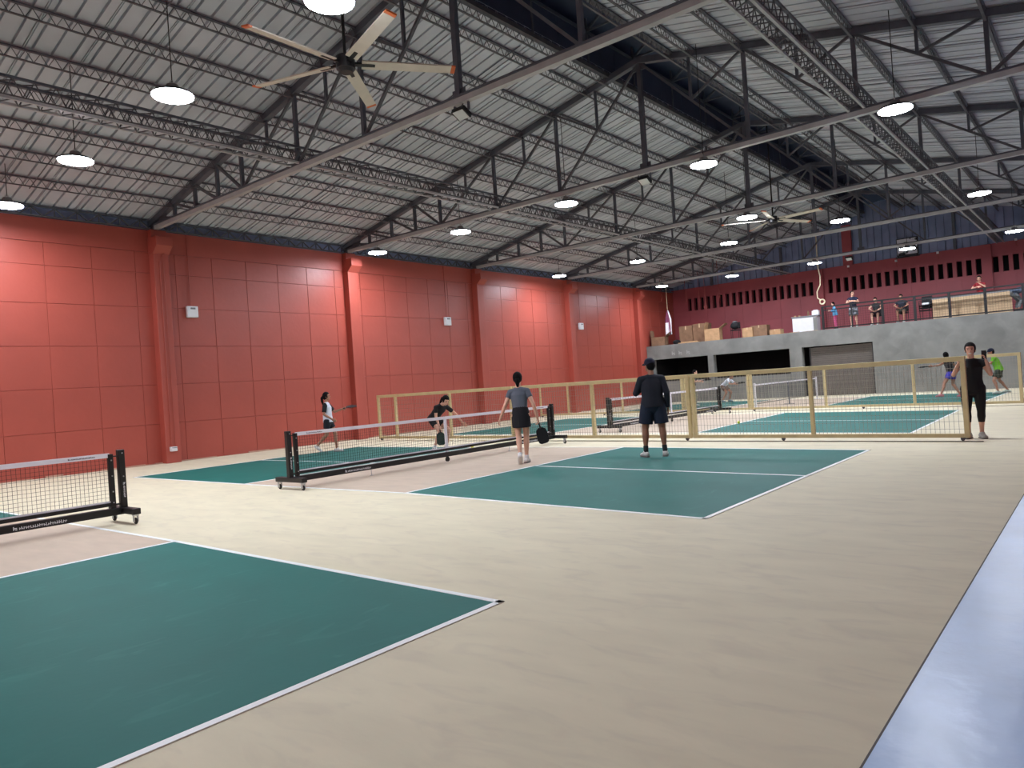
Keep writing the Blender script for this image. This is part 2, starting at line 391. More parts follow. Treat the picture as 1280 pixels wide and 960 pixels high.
# ------------------------------------------------------------------ roof trusses
ND = [XC-1.0*k for k in ()]
left_n = [-7.26, -5.1, -2.94, -.78]
def truss(y, label):
    t = thing('roof_truss', label, 'roof truss', (0, y, 0))
    P = lambda x, z: (x, 0, z)
    ch = MB(); ch.bar(P(XW+.22, ZC), P(2*XC-XW-.22, ZC), .115, .10); o = ch.build('bottom_chord', M_CHORD, t); o['label'] = 'pale painted bottom chord'
    b2 = MB(); b2.bar(P(XW+.22, ZC+.065), P(2*XC-XW-.22, ZC+.065), .16, .035); b2.build('chord_flange', M_STEEL, t)
    for s in (-1, 1):
        X = lambda x: x if s < 0 else 2*XC-x
        MB().bar(P(X(XW-.1), ztop(XW-.1)-.0), P(XC, 8.85), .14, .14).build('rafter', M_STEEL, t)
        for x in (-8.34, -7.26, -6.18, -5.1, -2.94, -.78):
            MB().bar(P(X(x), ZC+.05), P(X(x), ztop(x)), .075).build('vertical', M_STEEL, t)
        for a, b in ((-9.2, -8.34), (-8.34, -7.26), (-7.26, -6.18), (-6.18, -5.1)):
            MB().bar(P(X(a), ztop(a)-.03), P(X(b), ZC+.05), .06).build('diagonal', M_LATT, t)
        for a, b in ((-5.1, -2.94), (-2.94, -.78), (-.78, XC)):
            MB().bar(P(X(a), ZC+.05), P(X(b), ztop(b)-.04), .052).build('diagonal', M_LATT, t)
            mx = (a+b)/2; mz = (ZC+.05+ztop(b)-.04)/2
            MB().bar(P(X(mx), mz), P(X(mx), ztop(mx)), .055).build('hanger', M_STEEL, t)
            MB().bar(P(X(mx), mz), P(X(a), ztop(a)-.03), .05).build('sub_strut', M_LATT, t)
        # gusset at the eave
        g = MB(); g.v = [P(X(XW-.05), ZC-.06), P(X(-9.0), ZC-.02), P(X(-8.75), ztop(-8.75)-.03), P(X(XW-.05), ztop(XW)+.02)]
        g.v += [(v[0], .02, v[2]) for v in g.v]; g.f = [(0,1,2,3),(7,6,5,4),(0,4,5,1),(1,5,6,2),(2,6,7,3),(3,7,4,0)]
        g.build('gusset_plate', M_STEEL, t)
    MB().bar(P(XC, ZC+.05), P(XC, 8.85), .10).build('king_post', M_STEEL, t)
    g = MB().box(XC-.16, XC+.16, -.015, .015, 8.62, 8.88); g.build('ridge_plate', M_STEEL, t)
    for x in (XC, -2.94, 2*XC+2.94): MB().box(x-.14, x+.14, -.012, .012, ZC-.02, ZC+.2).build('gusset_plate', M_STEEL, t)
    return t
TL = ['roof truss overhead nearest the camera, mostly out of frame', 'steel roof truss landing on nearest wall column, big fan in front', 'steel roof truss second along the hall with a hanging floodlight',
      'steel roof truss third along the hall', 'steel roof truss fourth along the hall, beyond the small fan', 'steel roof truss farthest away above the mezzanine front']
for y, l in zip(TY, TL): truss(y, l)

# ------------------------------------------------------------------ lattice purlins
def lattice(m_, p0, p1, h, w_, pitch, offs, bar=.022):
    """zig-zag between bottom and top chords running along Y"""
def purlin(x, label):
    z1 = ztop(x)+.07; z0 = z1-.21
    t = thing('roof_purlin', label, 'roof purlin', (x, 0, 0))
    MB().box(-.03, .03, YR, YF, z1-.026, z1).build('top_chord', M_STEEL, t)
    MB().box(-.022, .022, YR, YF, z0, z0+.018).build('bottom_chord', M_LATT, t)
    z = MB(); yy = YR+.1; up_ = True
    while yy < YF-.2:
        z.bar((0, yy, z0+.01), (0, yy+.11, z1-.02), .010); z.bar((0, yy+.11, z1-.02), (0, yy+.22, z0+.01), .010)
        yy += .22
    o = z.build('lacing', M_LATT, t); o['kind'] = 'stuff'
pl = [-8.34+1.08*i for i in range(9)]
for i, x in enumerate(pl): purlin(x, 'lattice roof purlin, %s up from the red wall' % ORD[i])
for i, x in enumerate(pl[::-1]): purlin(2*XC-x, 'lattice roof purlin right of the ridge, %s from the ridge opening' % ORD[i])
for s_, nm in ((-1, 'left'), (1, 'right')): 
    purlin(XC+s_*(EDGE+.08), 'doubled lattice purlin along the %s edge of the ridge opening' % nm)

# longitudinal box lattice girders on the bottom chords
def girder(x, label):
    t = thing('bracing_girder', label, 'girder', (x, 0, 0)); z0, z1 = ZC+.07, ZC+.40; hw = .14
    for s in (-1, 1):
        MB().box(s*hw-.022, s*hw+.022, YR, YF, z0-.02, z0+.024).build('bottom_chord', M_CHORD, t)
        MB().box(s*hw-.02, s*hw+.02, YR, YF, z1-.02, z1+.02).build('top_chord', M_STEEL, t)
    z = MB(); yy = YR+.1; f = 1
    while yy < YF-.3:
        for s in (-1, 1):
            z.bar((s*hw, yy, z0), (s*hw, yy+.15, z1), .014); z.bar((s*hw, yy+.15, z1), (s*hw, yy+.3, z0), .014)
        z.bar((-hw*f, yy, z0), (hw*f, yy+.15, z0), .014); z.bar((hw*f, yy+.15, z0), (-hw*f, yy+.3, z0), .014)
        z.bar((-hw*f, yy, z1), (hw*f, yy+.3, z1), .014)
        yy += .3
    z.build('lacing', M_LATT, t)['kind'] = 'stuff'
girder(-2.95, 'long box lattice girder crossing the trusses on the red wall side')
girder(6.34, 'long box lattice girder crossing the trusses right of the ridge')
# eave girders
for x, nm in ((XW+.03, 'above the red wall'),):
    t = thing('eave_girder', 'dark blue grey eave lattice girder '+nm, 'girder', (x, 0, 0)); z0, z1 = 6.215, 6.44
    MB().box(-.02, .04, YR, YF-.02, z0, z0+.03).build('bottom_chord', M_LATT, t); MB().box(-.02, .04, YR, YF-.02, z1, z1+.035).build('top_chord', M_STEEL, t)
    z = MB(); yy = YR+.1
    while yy < YF-.5:
        z.bar((.01, yy, z0+.02), (.01, yy+.25, z1), .03); z.bar((.01, yy+.25, z1), (.01, yy+.5, z0+.02), .03); z.bar((.01, yy+.25, z1), (.01, yy+.25, z0+.02), .022)
        yy += .5
    z.build('lacing', M_LATT, t)['kind'] = 'stuff'
    s = -1 if x < 0 else 1
    tag(struct(MB().box(x+s*.14, x+s*.18, YR, YF, 6.2, 6.6).build('trim_6', M_NAVY)), 'dark blue eave closing panel')
# sag rods between the purlins
for side in (-1, 1):
    for iy, yy in enumerate((-1.0, 5.3, 11.7, 18.0, 24.3, 29.6)):
        xa, xb = XC+side*1.0, XC+side*10.2
        tag(MB().bar((xa, yy, ztop(xa)-.10), (xb, yy, ztop(xb)-.10), .016).build('sag_rod', M_STEEL), 'thin steel sag rod under the %s roof slope, %s down the hall' % ('left' if side < 0 else 'right', ORD[iy]), 'rod', 'sag rods under the %s roof slope' % ('left' if side < 0 else 'right'))

# ------------------------------------------------------------------ high bay lamps
def lamp(x, y, z, label):
    t = thing('high_bay_lamp', label, 'lamp', (x, y, z), 0, 'round high bay lamps in four rows')
    MB().cyl((0,0,0), .28, -.012, 0, 32).build('diffuser', M_LIGHT, t)
    MB().cyl((0,0,0), .30, 0, .05, 32, r2=.25).build('housing', M_BLACK, t, bevel=.004)
    MB().cyl((0,0,0), .12, .05, .16, 20, r2=.08).build('driver', M_GREY, t)
    MB().torus((0,0,.19), .03, .007, 12, 6, 'x').build('hook', M_METAL, t)
    MB().tube([(0,0,.2), (0,0,ztop(x)-z+(.095 if abs(x-XC) > .8 else .55))], .008, 6).build('cord', M_BLACK, t)
    return t
LX = [-8.02, -4.24, -.46, 3.33, 7.15]
LZ = 5.97
rows = [([(-7.97, -1.60), (-4.18, -1.62), (-.42, -1.66), (3.21, -1.58)], 'over the near courts'),
        ([(-8.01, 8.53), (-4.41, 8.60), (-.62, 8.53), (3.25, 8.26), (7.10, 7.96)], 'above the first fence'),
        ([(-8.05, 18.51), (-4.25, 18.49), (-.37, 18.16), (3.46, 17.83), (7.24, 17.63)], 'above the second fence'),
        ([(-7.53, 26.68), (-3.89, 26.84), (-.07, 26.81), (3.63, 26.78), (7.30, 26.49)], 'before the mezzanine'),
        ([(-7.97, -11.7), (-4.18, -11.7), (-.42, -11.7), (3.21, -11.7), (7.15, -11.7)], 'added out of view behind the viewpoint')]  # last row added out of view to brighten the foreground floor
wallord = ['nearest the red wall', 'second from the red wall', 'third from the red wall', 'fourth from the red wall', 'fifth and farthest from the red wall']
for pts, nm in rows:
    for i, (x, y) in enumerate(pts):
        lamp(x, y, LZ, 'round white glowing ceiling lamp %s, %s' % (nm, wallord[i]))
lamp(1.63, 14.85-.05, 6.03, 'single round ceiling lamp beside the small ceiling fan')

# ------------------------------------------------------------------ big ceiling fans
def fan(x, y, z, a0, label):
    t = thing('ceiling_fan', label, 'ceiling fan', (x, y, z), 0)
    MB().cyl((0,0,0), .13, -.08, .10, 24).build('motor', M_BLACK, t, bevel=.01)
    MB().cyl((0,0,0), .09, -.12, -.08, 20, r2=.12).build('motor_cap', M_BLACK, t)
    MB().tube([(0,0,.1), (0,0,ztop(x)-z+(.9 if abs(x-XC) < .8 else -.1))], .022, 10).build('down_rod', M_BLACK, t)
    for k in range(5):
        a = a0 + k*2*PI/5; d = Vector((math.cos(a), math.sin(a), 0)); n = Vector((-d.y, d.x, 0)); tilt = Vector((0,0,1))
        nn = (n*math.cos(.25)-tilt*math.sin(.25))
        def blade(r0, r1, w0, w1, th):
            b = MB(); u = d.cross(nn)
            for r, ww in ((r0, w0), (r1, w1)):
                for i, j in ((-1,-1),(1,-1),(1,1),(-1,1)): b.v.append(tuple(d*r + nn*(i*ww/2) + u*(j*th/2)))
            b.f = [(0,1,2,3),(7,6,5,4),(0,4,5,1),(1,5,6,2),(2,6,7,3),(3,7,4,0)]; return b
        bl = blade(.22, 1.47, .17, .15, .018).build('blade', M_FANW, t)
        tip = blade(1.47, 1.53, .15, .145, .022).build('blade_tip', M_ORANGE, bl); tip['label'] = 'orange blade tip'
        blade(.10, .40, .06, .05, .03).build('blade_bracket', M_BLACK, bl)
fan(2.0, -.42, 6.0, math.radians(-89), 'large five bladed ceiling fan at top, cream blades with orange tips')
fan(2.07, 15.75, 6.0, math.radians(-8), 'small looking five bladed ceiling fan farther down the hall')
# ------------------------------------------------------------------ floodlights under the trusses
def flood(x, y, label):
    t = thing('floodlight', label, 'floodlight', (x, y, ZC-.06))
    MB().box(-.17, -.14, -.02, .02, -.13, 0).build('bracket_arm', M_STEEL, t); MB().box(.14, .17, -.02, .02, -.13, 0).build('bracket_arm', M_STEEL, t)
    h = MB().box(-.14, .14, -.10, .12, -.05, .03).build('housing', M_BLACK, t, bevel=.01); h.location = (0, -.02, -.14); h.rotation_euler = (math.radians(-28), 0, 0)
    l = MB().box(-.11, .11, -.085, .105, -.056, -.05).build('lens', M_LENS, h)
    MB().tube([(0,0,-.03), (.08,.06,.12), (.2,.02,.1)], .008, 6).build('cable', M_BLACK, t)
flood(1.74, 2.19, 'grey floodlight clamped under the nearest truss')
flood(1.66, 8.52, 'flat floodlight hanging under the second truss')
flood(1.2, 27.51, 'small dark floodlight under the farthest truss')
# ------------------------------------------------------------------ MORE
# ------------------------------------------------------------------ rolling net stands
def squiggle(m_, p, d, u, length, h, thick):
    """small row of worn white marks: an emblem block and illegible lettering"""
    p = Vector(p); d = Vector(d); u = Vector(u); n = d.cross(u)
    m_.bar(p+u*h*.5, p+d*h*.9+u*h*.5, h*.3, thick, n); m_.bar(p+d*h*.1, p+d*h*.1+u*h, h*.25, thick, n); m_.bar(p+d*h*.5+u*.1*h, p+d*h*.95+u*h*.1, h*.25, thick, n)
    x = h*1.5; rr = random.Random(3)
    while x < length:
        m_.bar(p+d*x, p+d*x+u*h*rr.uniform(.5, .9), h*.16, thick, n)
        m_.bar(p+d*x+u*h*rr.choice((.1, .5)), p+d*(x+h*.4)+u*h*rr.choice((.1, .5)), h*.14, thick, n)
        x += h*.55
NL = 7.2
def net(label, loc):
    t = thing('rolling_net', label, 'net', loc, 0)
    b = MB()
    b.box(-.05, .05, -NL/2, NL/2, .115, .205); b.build('base_beam', M_BLACK, t, bevel=.008)
    MB().box(-.022, .022, -NL/2+.12, NL/2-.12, .235, .28).build('lower_rail', M_BLACK, t)
    for s in (-1, 1):
        y = s*NL/2
        f = MB().box(-.36, .38, y-.05, y+.05, .125, .20).build('end_foot', M_BLACK, t, bevel=.008)
        for x in (-.31, .33):
            c = MB().torus((x, y, .042), .028, .015, 16, 8, 'y').cyl((x, y, .042), .03, -.012, .012, 12, 1).build('caster_wheel', M_BLACK, f)
            MB().box(x-.02, x+.02, y-.028, y-.020, .03, .11).box(x-.02, x+.02, y+.020, y+.028, .03, .11).box(x-.03, x+.03, y-.03, y+.03, .105, .125).build('caster_fork', M_METAL, f)
        MB().box(-.035, .045, y-.045, y+.035 if s > 0 else y+.035, .20, .945).build('outer_post', M_BLACK, t, bevel=.008)
        yi = y-s*.13
        MB().box(-.03, .03, yi-.03, yi+.03, .205, .90).build('inner_post', M_BLACK, t, bevel=.006)
        MB().box(-.03, .03, min(y, yi), max(y, yi), .86, .875).build('post_link', M_BLACK, t); MB().box(-.03, .03, min(y, yi), max(y, yi), .24, .26).build('post_link', M_BLACK, t)
        k = MB()
        for z in (.82, .62, .42, .28): k.cyl((.031, yi, z), .009, 0, .006, 10, 0)
        for z in (.90, .60): k.cyl((.046, y, z), .009, 0, .006, 10, 0)
        k.build('rivet', M_METAL, t)
        q = MB(); squiggle(q, (.047, y-.01, .52), (0, 0, -1), (0, 1, 0), .19, .028, .003); o = q.build('lettering', M_WPLAST, t); o['label'] = 'small worn white lettering'
        fo = MB().cyl((0, s*NL*.27, 0), .035, 0, .012, 14).cyl((0, s*NL*.27, 0), .007, .012, .12, 8).build('levelling_foot', M_METAL, t)
    MB().box(-.012, .012, -NL/2+.14, NL/2-.14, .855, .912).build('top_tape', M_WHITE, t)['label'] = 'white top tape'
    MB().box(-.012, .012, -NL/2+.16, NL/2-.16, .280, .300).build('bottom_tape', M_WHITE, t)
    MB().box(-.016, .016, -.028, .028, .21, .905).build('center_strap', M_WHITE, t)['label'] = 'white centre strap'
    MB().cyl((0, 0, .06), .045, -.02, .02, 16, 0).box(-.02, .02, -.02, .02, .06, .12).build('center_wheel', M_BLACK, t)
    n = MB(); y = -NL/2+.17
    while y < NL/2-.16: n.box(-.0014, .0014, y-.0016, y+.0016, .30, .857); y += .048
    z = .30
    while z < .85: n.box(-.0014, .0014, -NL/2+.15, NL/2-.15, z-.0016, z+.0016); z += .048
    n.build('net_mesh', M_STRING, t)['kind'] = 'stuff'
    q = MB(); squiggle(q, (.0125, NL/2-.62, .872), (0, 1, 0), (0, 0, 1), .30, .022, .003); q.build('lettering', M_BLACK, t)['label'] = 'tiny dark lettering on the tape'
    q = MB(); squiggle(q, (.0125, -NL/2+.35, .872), (0, 1, 0), (0, 0, 1), .30, .022, .003); q.build('lettering', M_BLACK, t)['label'] = 'tiny dark lettering on the tape'
    q = MB(); squiggle(q, (.051, NL/2-1.25, .138), (0, 1, 0), (0, 0, 1), .55, .042, .003); q.build('lettering', M_WPLAST, t)['label'] = 'worn white lettering on the beam'
    q = MB(); squiggle(q, (.051, -NL/2+1.05, .138), (0, 1, 0), (0, 0, 1), .55, .042, .003); q.build('lettering', M_WPLAST, t)['label'] = 'worn white lettering on the beam'
    return t
n0 = net('black rolling net stand at left edge, white taped net, nearest the camera', (-.06, -2.85-NL/2, 0))
def net_copy(loc, label, rz=0):
    c = copy_tree(n0); c.location = loc; c.rotation_euler = (0, 0, rz); c['label'] = label; return c
net_copy((-.40, -.16+NL/2, 0), 'black rolling net stand across the middle court, two women beyond it', math.radians(.4))
net_copy((-.62, 9.86+NL/2, 0), 'black rolling net stand just behind the first wire fence')
# white post net on the last court
t = thing('court_net', 'small net on white posts behind the second wire fence', 'net', (0.05, 0, 0))
for y in (18.55, 25.5):
    MB().box(-.03, .03, y-.03, y+.03, 0, .96).build('post', M_WPLAST, t, bevel=.005); MB().box(-.22, .22, y-.03, y+.03, 0, .03).build('foot', M_WPLAST, t)
MB().box(-.012, .012, 18.58, 25.47, .86, .91).build('top_tape', M_WHITE, t)
MB().box(-.012, .012, 18.58, 25.47, .20, .22).build('bottom_tape', M_BLACK, t)
MB().box(-.02, .02, 22.0, 22.04, 0, .88).box(-.2, .2, 22.0, 22.04, 0, .02).build('center_stand', M_STEEL, t)
n = MB(); y = 18.62
while y < 25.45: n.box(-.002, .002, y-.002, y+.002, .22, .86); y += .07
z = .28
while z < .85: n.box(-.002, .002, 18.6, 25.45, z-.002, z+.002); z += .07
n.build('net_mesh', M_STRING, t)['kind'] = 'stuff'

# ------------------------------------------------------------------ rolling wire fences between courts
def fence_panel(ax, ay, bx, by, mids, label, casters=(), ztop_=1.42):
    a = Vector((ax, ay, 0)); b = Vector((bx, by, 0)); L_ = (b-a).length; rz = math.atan2(by-ay, bx-ax)
    t = thing('fence_panel', label, 'fence', (ax, ay, 0), rz)
    w = .075
    MB().box(0, L_, -w/2, w/2, ztop_-.085, ztop_).build('top_rail', M_FENCE, t, bevel=.006)
    MB().box(w, L_-w, -w/2, w/2, .055, .125).build('bottom_rail', M_FENCE, t, bevel=.006)
    for x in [0, L_-w] + [m_-w/2 for m_ in mids]:
        e = x in (0, L_-w)
        MB().box(x, x+(w if e else .07), -w/2, w/2, .055 if e else .125, ztop_-.085).build('post', M_FENCE, t, bevel=.006)
    n = MB(); x = w+.04; y0 = -.02
    while x < L_-w: n.box(x-.0022, x+.0022, y0-.0022, y0+.0022, .12, ztop_-.08); x += .072
    z = .20
    while z < ztop_-.1: n.box(w, L_-w, y0-.0022, y0+.0022, z-.0022, z+.0022); z += .128
    n.build('wire_mesh', M_WIRE, t)['kind'] = 'stuff'
    for x in casters:
        c = MB().cyl((x, 0, .026), .026, -.014, .014, 16, 1).box(x-.03, x+.03, -.028, -.018, .02, .075).box(x-.03, x+.03, .018, .028, .02, .075).box(x-.05, x+.05, -.03, .03, .055, .062)
        c.build('caster', M_STEEL, t)
    return t
def fy(x): return 8.16 - (x+8.05)*.0525 if x < 0.2 else 7.73 - (x-.2)*.052
fence_panel(-8.05, fy(-8.05), -2.28, fy(-2.28), [.9, 3.36], 'cream framed wire fence panel nearest the red wall, behind the bending player', (.1, 5.6))
fence_panel(-2.24, fy(-2.24), 2.88, fy(2.88), [2.55], 'cream framed wire fence panel right behind the man in the cap', (.1, 5.0))
fence_panel(2.92, fy(2.92), 8.0, fy(8.0), [2.52], 'cream framed wire fence panel whose end the woman in black holds', (1.93, 4.98))
fz = [(-9.3, -2.55, [1.5, 4.12]), (-2.51, .10, []), (.14, 8.0, [2.62, 5.25])]
fl_ = ['near the red wall', 'behind the far net stand', 'before the white posted net, reaching the right edge']
def fy2(x): return 18.2 - max(0, x+2)*.135
for (a, b, m_), nm in zip(fz, fl_):
    fence_panel(a, fy2(a), b, fy2(b), m_, 'second row cream framed wire fence panel '+nm, (.1, (b-a)*.48))
# floor track under the near fence
tag(MB().bar((-2.2, fy(-2.2)-.12, .004), (8.2, fy(8.2)-.12, .004), .03, .008).build('floor_track', mat('track_steel', (92, 84, 78), .5, .5)), 'thin steel track on the floor along the first fence', 'track')
tag(MB().bar((.3, fy2(.3)-.10, .004), (8.2, fy2(8.2)-.10, .004), .03, .008).build('floor_track', MATS['track_steel']), 'thin steel track on the floor along the second fence', 'track')

# ------------------------------------------------------------------ mezzanine of raw concrete
YM = 28.5
mz = MB(); mz.box(XW, XR, YM, YF, 2.92, 3.07); mz.box(XW, XR, YM, YM+.30, 2.33, 2.92)
mezz = struct(mz.build('trim_7', M_CONC)); mezz['label'] = 'raw concrete mezzanine slab and edge beam'
for x0, x1 in ((XW+.0, XW+.35), (-6.15, -5.85), (-2.0, -1.42)): MB().box(x0, x1, YM, YM+.35, 0, 2.33).build('concrete_column', M_CONC, mezz)
MB().box(XW+.35, -2.0, YM+.08, YM+.22, 0, 1.12).build('low_wall', M_CONC, mezz)
MB().box(1.68, XR, YM, YM+.25, 0, 2.33).build('concrete_wall', M_CONC, mezz)
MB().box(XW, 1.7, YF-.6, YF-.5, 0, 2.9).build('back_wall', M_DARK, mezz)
MB().box(-1.60, -1.45, YM+.35, YF-.6, 0, 2.9).box(1.68, 1.80, YM+.25, YF-.6, 0, 2.9).build('dark_lining', M_DARK, mezz)
MB().box(XW+.02, XW+.30, YM+.36, YF-.6, 0, 2.9).build('dark_lining', M_DARK, mezz)  # dark lining added over the red wall so the opening looks unlit
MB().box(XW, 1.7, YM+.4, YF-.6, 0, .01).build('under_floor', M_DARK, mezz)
sh = thing('roller_shutter', 'grey brown slatted roller shutter in concrete opening under the mezzanine', 'shutter', (0, YM+.22, 0))
for i in range(24): MB().box(-1.08, 1.60, -.018, .018, .03+i*.094, .118+i*.094).build('slat', M_SHUT, sh)
MB().box(-1.14, -1.08, -.04, .04, 0, 2.32).build('guide_rail', M_BLACK, sh); MB().box(1.60, 1.66, -.04, .04, 0, 2.32).build('guide_rail', M_BLACK, sh)
# railing
r = thing('balcony_railing', 'black metal railing with mesh along the mezzanine edge', 'railing', (0, YM+.14, 3.07))
px = [-.40, .86, 2.14, 3.42, 4.72, 6.0, 7.28, 8.56, 9.84, 11.12, 12.4]
MB().box(-.44, 12.9, -.03, .03, 1.03, 1.09).build('top_rail', M_BLACK, r); MB().box(-.40, 12.9, -.02, .02, .88, .93).build('middle_rail', M_BLACK, r)
MB().box(-.40, 12.9, -.02, .02, .04, .09).build('bottom_rail', M_BLACK, r)
for i, x in enumerate(px):
    w_ = .05 if i % 2 == 0 or i > 1 else .025
    MB().box(x-w_, x+w_, -.035, .035, 0, 1.05).build('post', M_BLACK, r)
n = MB(); x = -.36
while x < 9: n.box(x-.0025, x+.0025, -.003, .003, .08, .9); x += .10
z = .18
while z < .85: n.box(-.38, 9, -.003, .003, z-.0025, z+.0025); z += .10
n.build('wire_mesh', M_STRING, r)['kind'] = 'stuff'
# tan boards leaning behind the railing
for i, (x0, x1) in enumerate(((4.02, 4.68), (4.72, 5.92), (5.96, 6.86))):
    tag(MB().box(x0, x1, 0, .04, 0, .86).build('board', M_PANELT, None, loc=(0, YM+.55, 3.07), rot=(math.radians(-3), 0, 0)), '%s tan board standing behind mezzanine railing' % ['narrow leftmost', 'wide middle', 'rightmost'][i], 'board')
tag(MB().box(4.0, 6.9, YM+.60, YM+1.15, 3.94, 3.98).build('ledge', M_GREY, None), 'grey ledge on top of the tan boards', 'ledge')
for x in (4.2, 5.5, 6.7): 
    o = MB().box(x-.03, x+.03, YM+.85, YM+.91, 3.07, 3.94).build('leg', M_GREY, bpy.data.objects['ledge']); 
# counter with things on it
ct = thing('counter', 'white faced counter with grey top on mezzanine', 'counter', (-1.45, 29.55, 3.07))
MB().box(-.58, .58, -.25, .25, 0, .72).build('body', M_WPLAST, ct, bevel=.01); MB().box(-.62, .62, -.29, .29, .72, .78).build('worktop', M_GREY, ct, bevel=.008)
MB().box(.40, .585, -.255, -.25, .05, .68).build('side_panel', M_CONC, ct)
t = tag(MB().box(-.16, .16, -.1, .1, 0, .22).box(-.10, .10, -.06, .06, .22, .26).build('box', M_WPLAST, None, loc=(-.98, 29.55, 3.85), bevel=.01), 'small white box on right end of counter', 'box')
t = thing('bottle', 'brown bottle standing on the mezzanine counter', 'bottle', (-1.32, 29.5, 3.85)); MB().cyl((0,0,0), .045, 0, .16, 12).cyl((0,0,0), .045, .16, .22, 12, r2=.018).cyl((0,0,0), .018, .22, .27, 10).build('body', M_CARDD, t)
for i, x in enumerate((-1.75, -1.95)): tag(MB().cyl((0,0,0), .05, 0, .07, 12, r2=.06).build('bowl', M_CARD, None, loc=(x, 29.5, 3.85)), ('little bowl left of bottle on counter', 'little bowl at left end of counter')[i], 'bowl')
# cardboard boxes
def carton(name, x, y, sx, sy, h, rz, m_, label, flaps=0, z=3.07):
    t = thing(name, label, 'box', (x, y, z), rz)
    MB().box(-sx/2, sx/2, -sy/2, sy/2, 0, .012).box(-sx/2, -sx/2+.012, -sy/2, sy/2, .01, h).box(sx/2-.012, sx/2, -sy/2, sy/2, .01, h).box(-sx/2, sx/2, -sy/2, -sy/2+.012, .01, h).box(-sx/2, sx/2, sy/2-.012, sy/2, .01, h).build('body', m_, t)
    if flaps:
        for s in (-1, 1):
            o = MB().box(0, sx*.48, -sy/2, sy/2, 0, .01).build('flap', m_, t); o.location = (s*sx/2, 0, h); o.rotation_euler = (0, math.radians(-35 if s > 0 else -115+flaps), 0)
    else:
        MB().box(-sx/2, -.004, -sy/2, sy/2, h, h+.01).build('flap', m_, t); MB().box(.004, sx/2, -sy/2, sy/2, h, h+.01).build('flap', m_, t)
        MB().box(-.03, .03, -sy/2-.003, sy/2+.003, h+.01, h+.013).box(-.03, .03, -sy/2-.004, -sy/2, h*.8, h+.01).build('tape', M_PANELT, t)
    return t
carton('cardboard_box', -9.05, 28.95, .78, .5, .48, .1, M_CARDD, 'open brown carton leftmost on mezzanine against red wall', 20)
carton('cardboard_box', -7.75, 29.75, .75, .6, .95, .05, M_CARDD, 'tall dark carton behind the hanging cloth')
carton('cardboard_box', -6.95, 29.8, .8, .6, 1.0, -.04, M_CARDD, 'tallest dark carton in middle of the pile')
carton('cardboard_box', -5.95, 28.95, .78, .55, .62, .12, M_CARD, 'pale open carton with raised flaps at slab edge', 40)
carton('cardboard_box', -4.15, 29.15, .55, .45, .48, 0, M_CARD, 'pale carton right of the stacked chair')
carton('cardboard_box', -3.62, 29.3, .8, .5, .55, .06, M_CARDD, 'wide dark carton right of the pale one')
carton('cardboard_box', -2.75, 29.1, .55, .4, .26, -.1, M_CARD, 'low carton farthest right of the pile')
tag(MB().box(-.55, .55, -.25, .25, 0, .05).box(-.4, .5, -.2, .22, .05, .09).build('flattened_carton', M_CARD, None, loc=(-7.3, 28.95, 3.07), rot=(0, 0, .12)), 'flattened cartons lying at the slab edge', 'cardboard')
tag(MB().ball((0,0,.13), .22, 14, 9, (1,.8,.6)).build('plastic_sack', M_BLACKFAB, None, True, loc=(-8.15, 29.15, 3.07)), 'dark sack between the left cartons', 'sack')
# bundle of thin debris strips along the slab edge
st = MB(); rr = random.Random(4)
for i in range(14):
    x = rr.uniform(-4.2, -2.2); st.bar((x+1.2, 28.75+rr.random()*.3, 3.08+.02*i/14), (x+1.2+rr.uniform(.2,.5), 28.75+rr.random()*.3, 3.085+.02*i/14), .03, .012)
tag(st.build('offcuts', M_CARD, None), 'scattered pale offcuts on the mezzanine edge', 'debris', None, 'stuff')
# hanging cloth, ropes, cables
cl = MB(); N_ = 14
for i in range(N_+1):
    z = 4.95-1.30*i/N_; w_ = .06+.20*min(1, i/5)
    for j in range(9):
        u = j/8-.5; cl.v.append((-8.50+u*w_*1.6, 29.0+.05*math.sin(j*1.9+i*.2), z-.05*abs(u)))
for i in range(N_):
    for j in range(8): a = i*9+j; cl.f.append((a, a+1, a+10, a+9))
me = cl.mesh('hanging_cloth', mat('maroon_cloth', (118, 56, 84), .85, var=.1), True); me.materials.append(M_WPLAST)
for p in me.polygons:
    i = p.index//8; j = p.index % 8
    if i > 6 and j < 5 or j >= 6: p.material_index = 1
o = bpy.data.objects.new('hanging_cloth', me); COL.objects.link(o); tag(o, 'maroon and white cloth hanging on a cord above the cartons', 'cloth')
sd = o.modifiers.new('thickness', 'SOLIDIFY'); sd.thickness = .006
tag(MB().tube([(-8.50, 29.0, ztop(-8.5)+.09), (-8.50, 29.0, 4.95)], .012, 6).build('cord', M_CORD, None), 'pale cord holding the maroon cloth', 'cord')
tag(MB().tube([(-.55, 28.9, ztop(-.55)+.09), (-.55, 28.9, 6.0), (-.48, 28.9, 5.6), (-.50, 28.9, 5.2), (-.66, 28.9, 4.9), (-.66, 28.9, 4.6), (-.5, 28.9, 4.47)], .028, 8).torus((-.46, 28.9, 4.40), .11, .035, 16, 8, 'y').build('hanging_rope', M_CORD, None), 'thick pale rope with coiled end hanging under ceiling lamp', 'rope')
for i, (x, zz, yy) in enumerate(((-8.9, 5.5, 29.1), (-7.9, 5.3, 30.0), (-7.3, 5.2, 30.4), (-6.6, 5.0, 29.6), (-5.9, 5.3, 29.8))):
    c = MB().tube([(x, yy, ztop(x)+.09), (x+.03, yy, zz+.5), (x+.08, yy, zz+.2), (x, yy, zz), (x+.1, yy+.02, zz+.1)], .012, 6)
    if i == 3: c.torus((x+.02, yy, zz-.06), .09, .015, 14, 6, 'y')
    tag(c.build('hanging_cable', M_CORDR, None), '%s of five thin reddish cables hanging before the far wall' % ORD[i], 'cable')
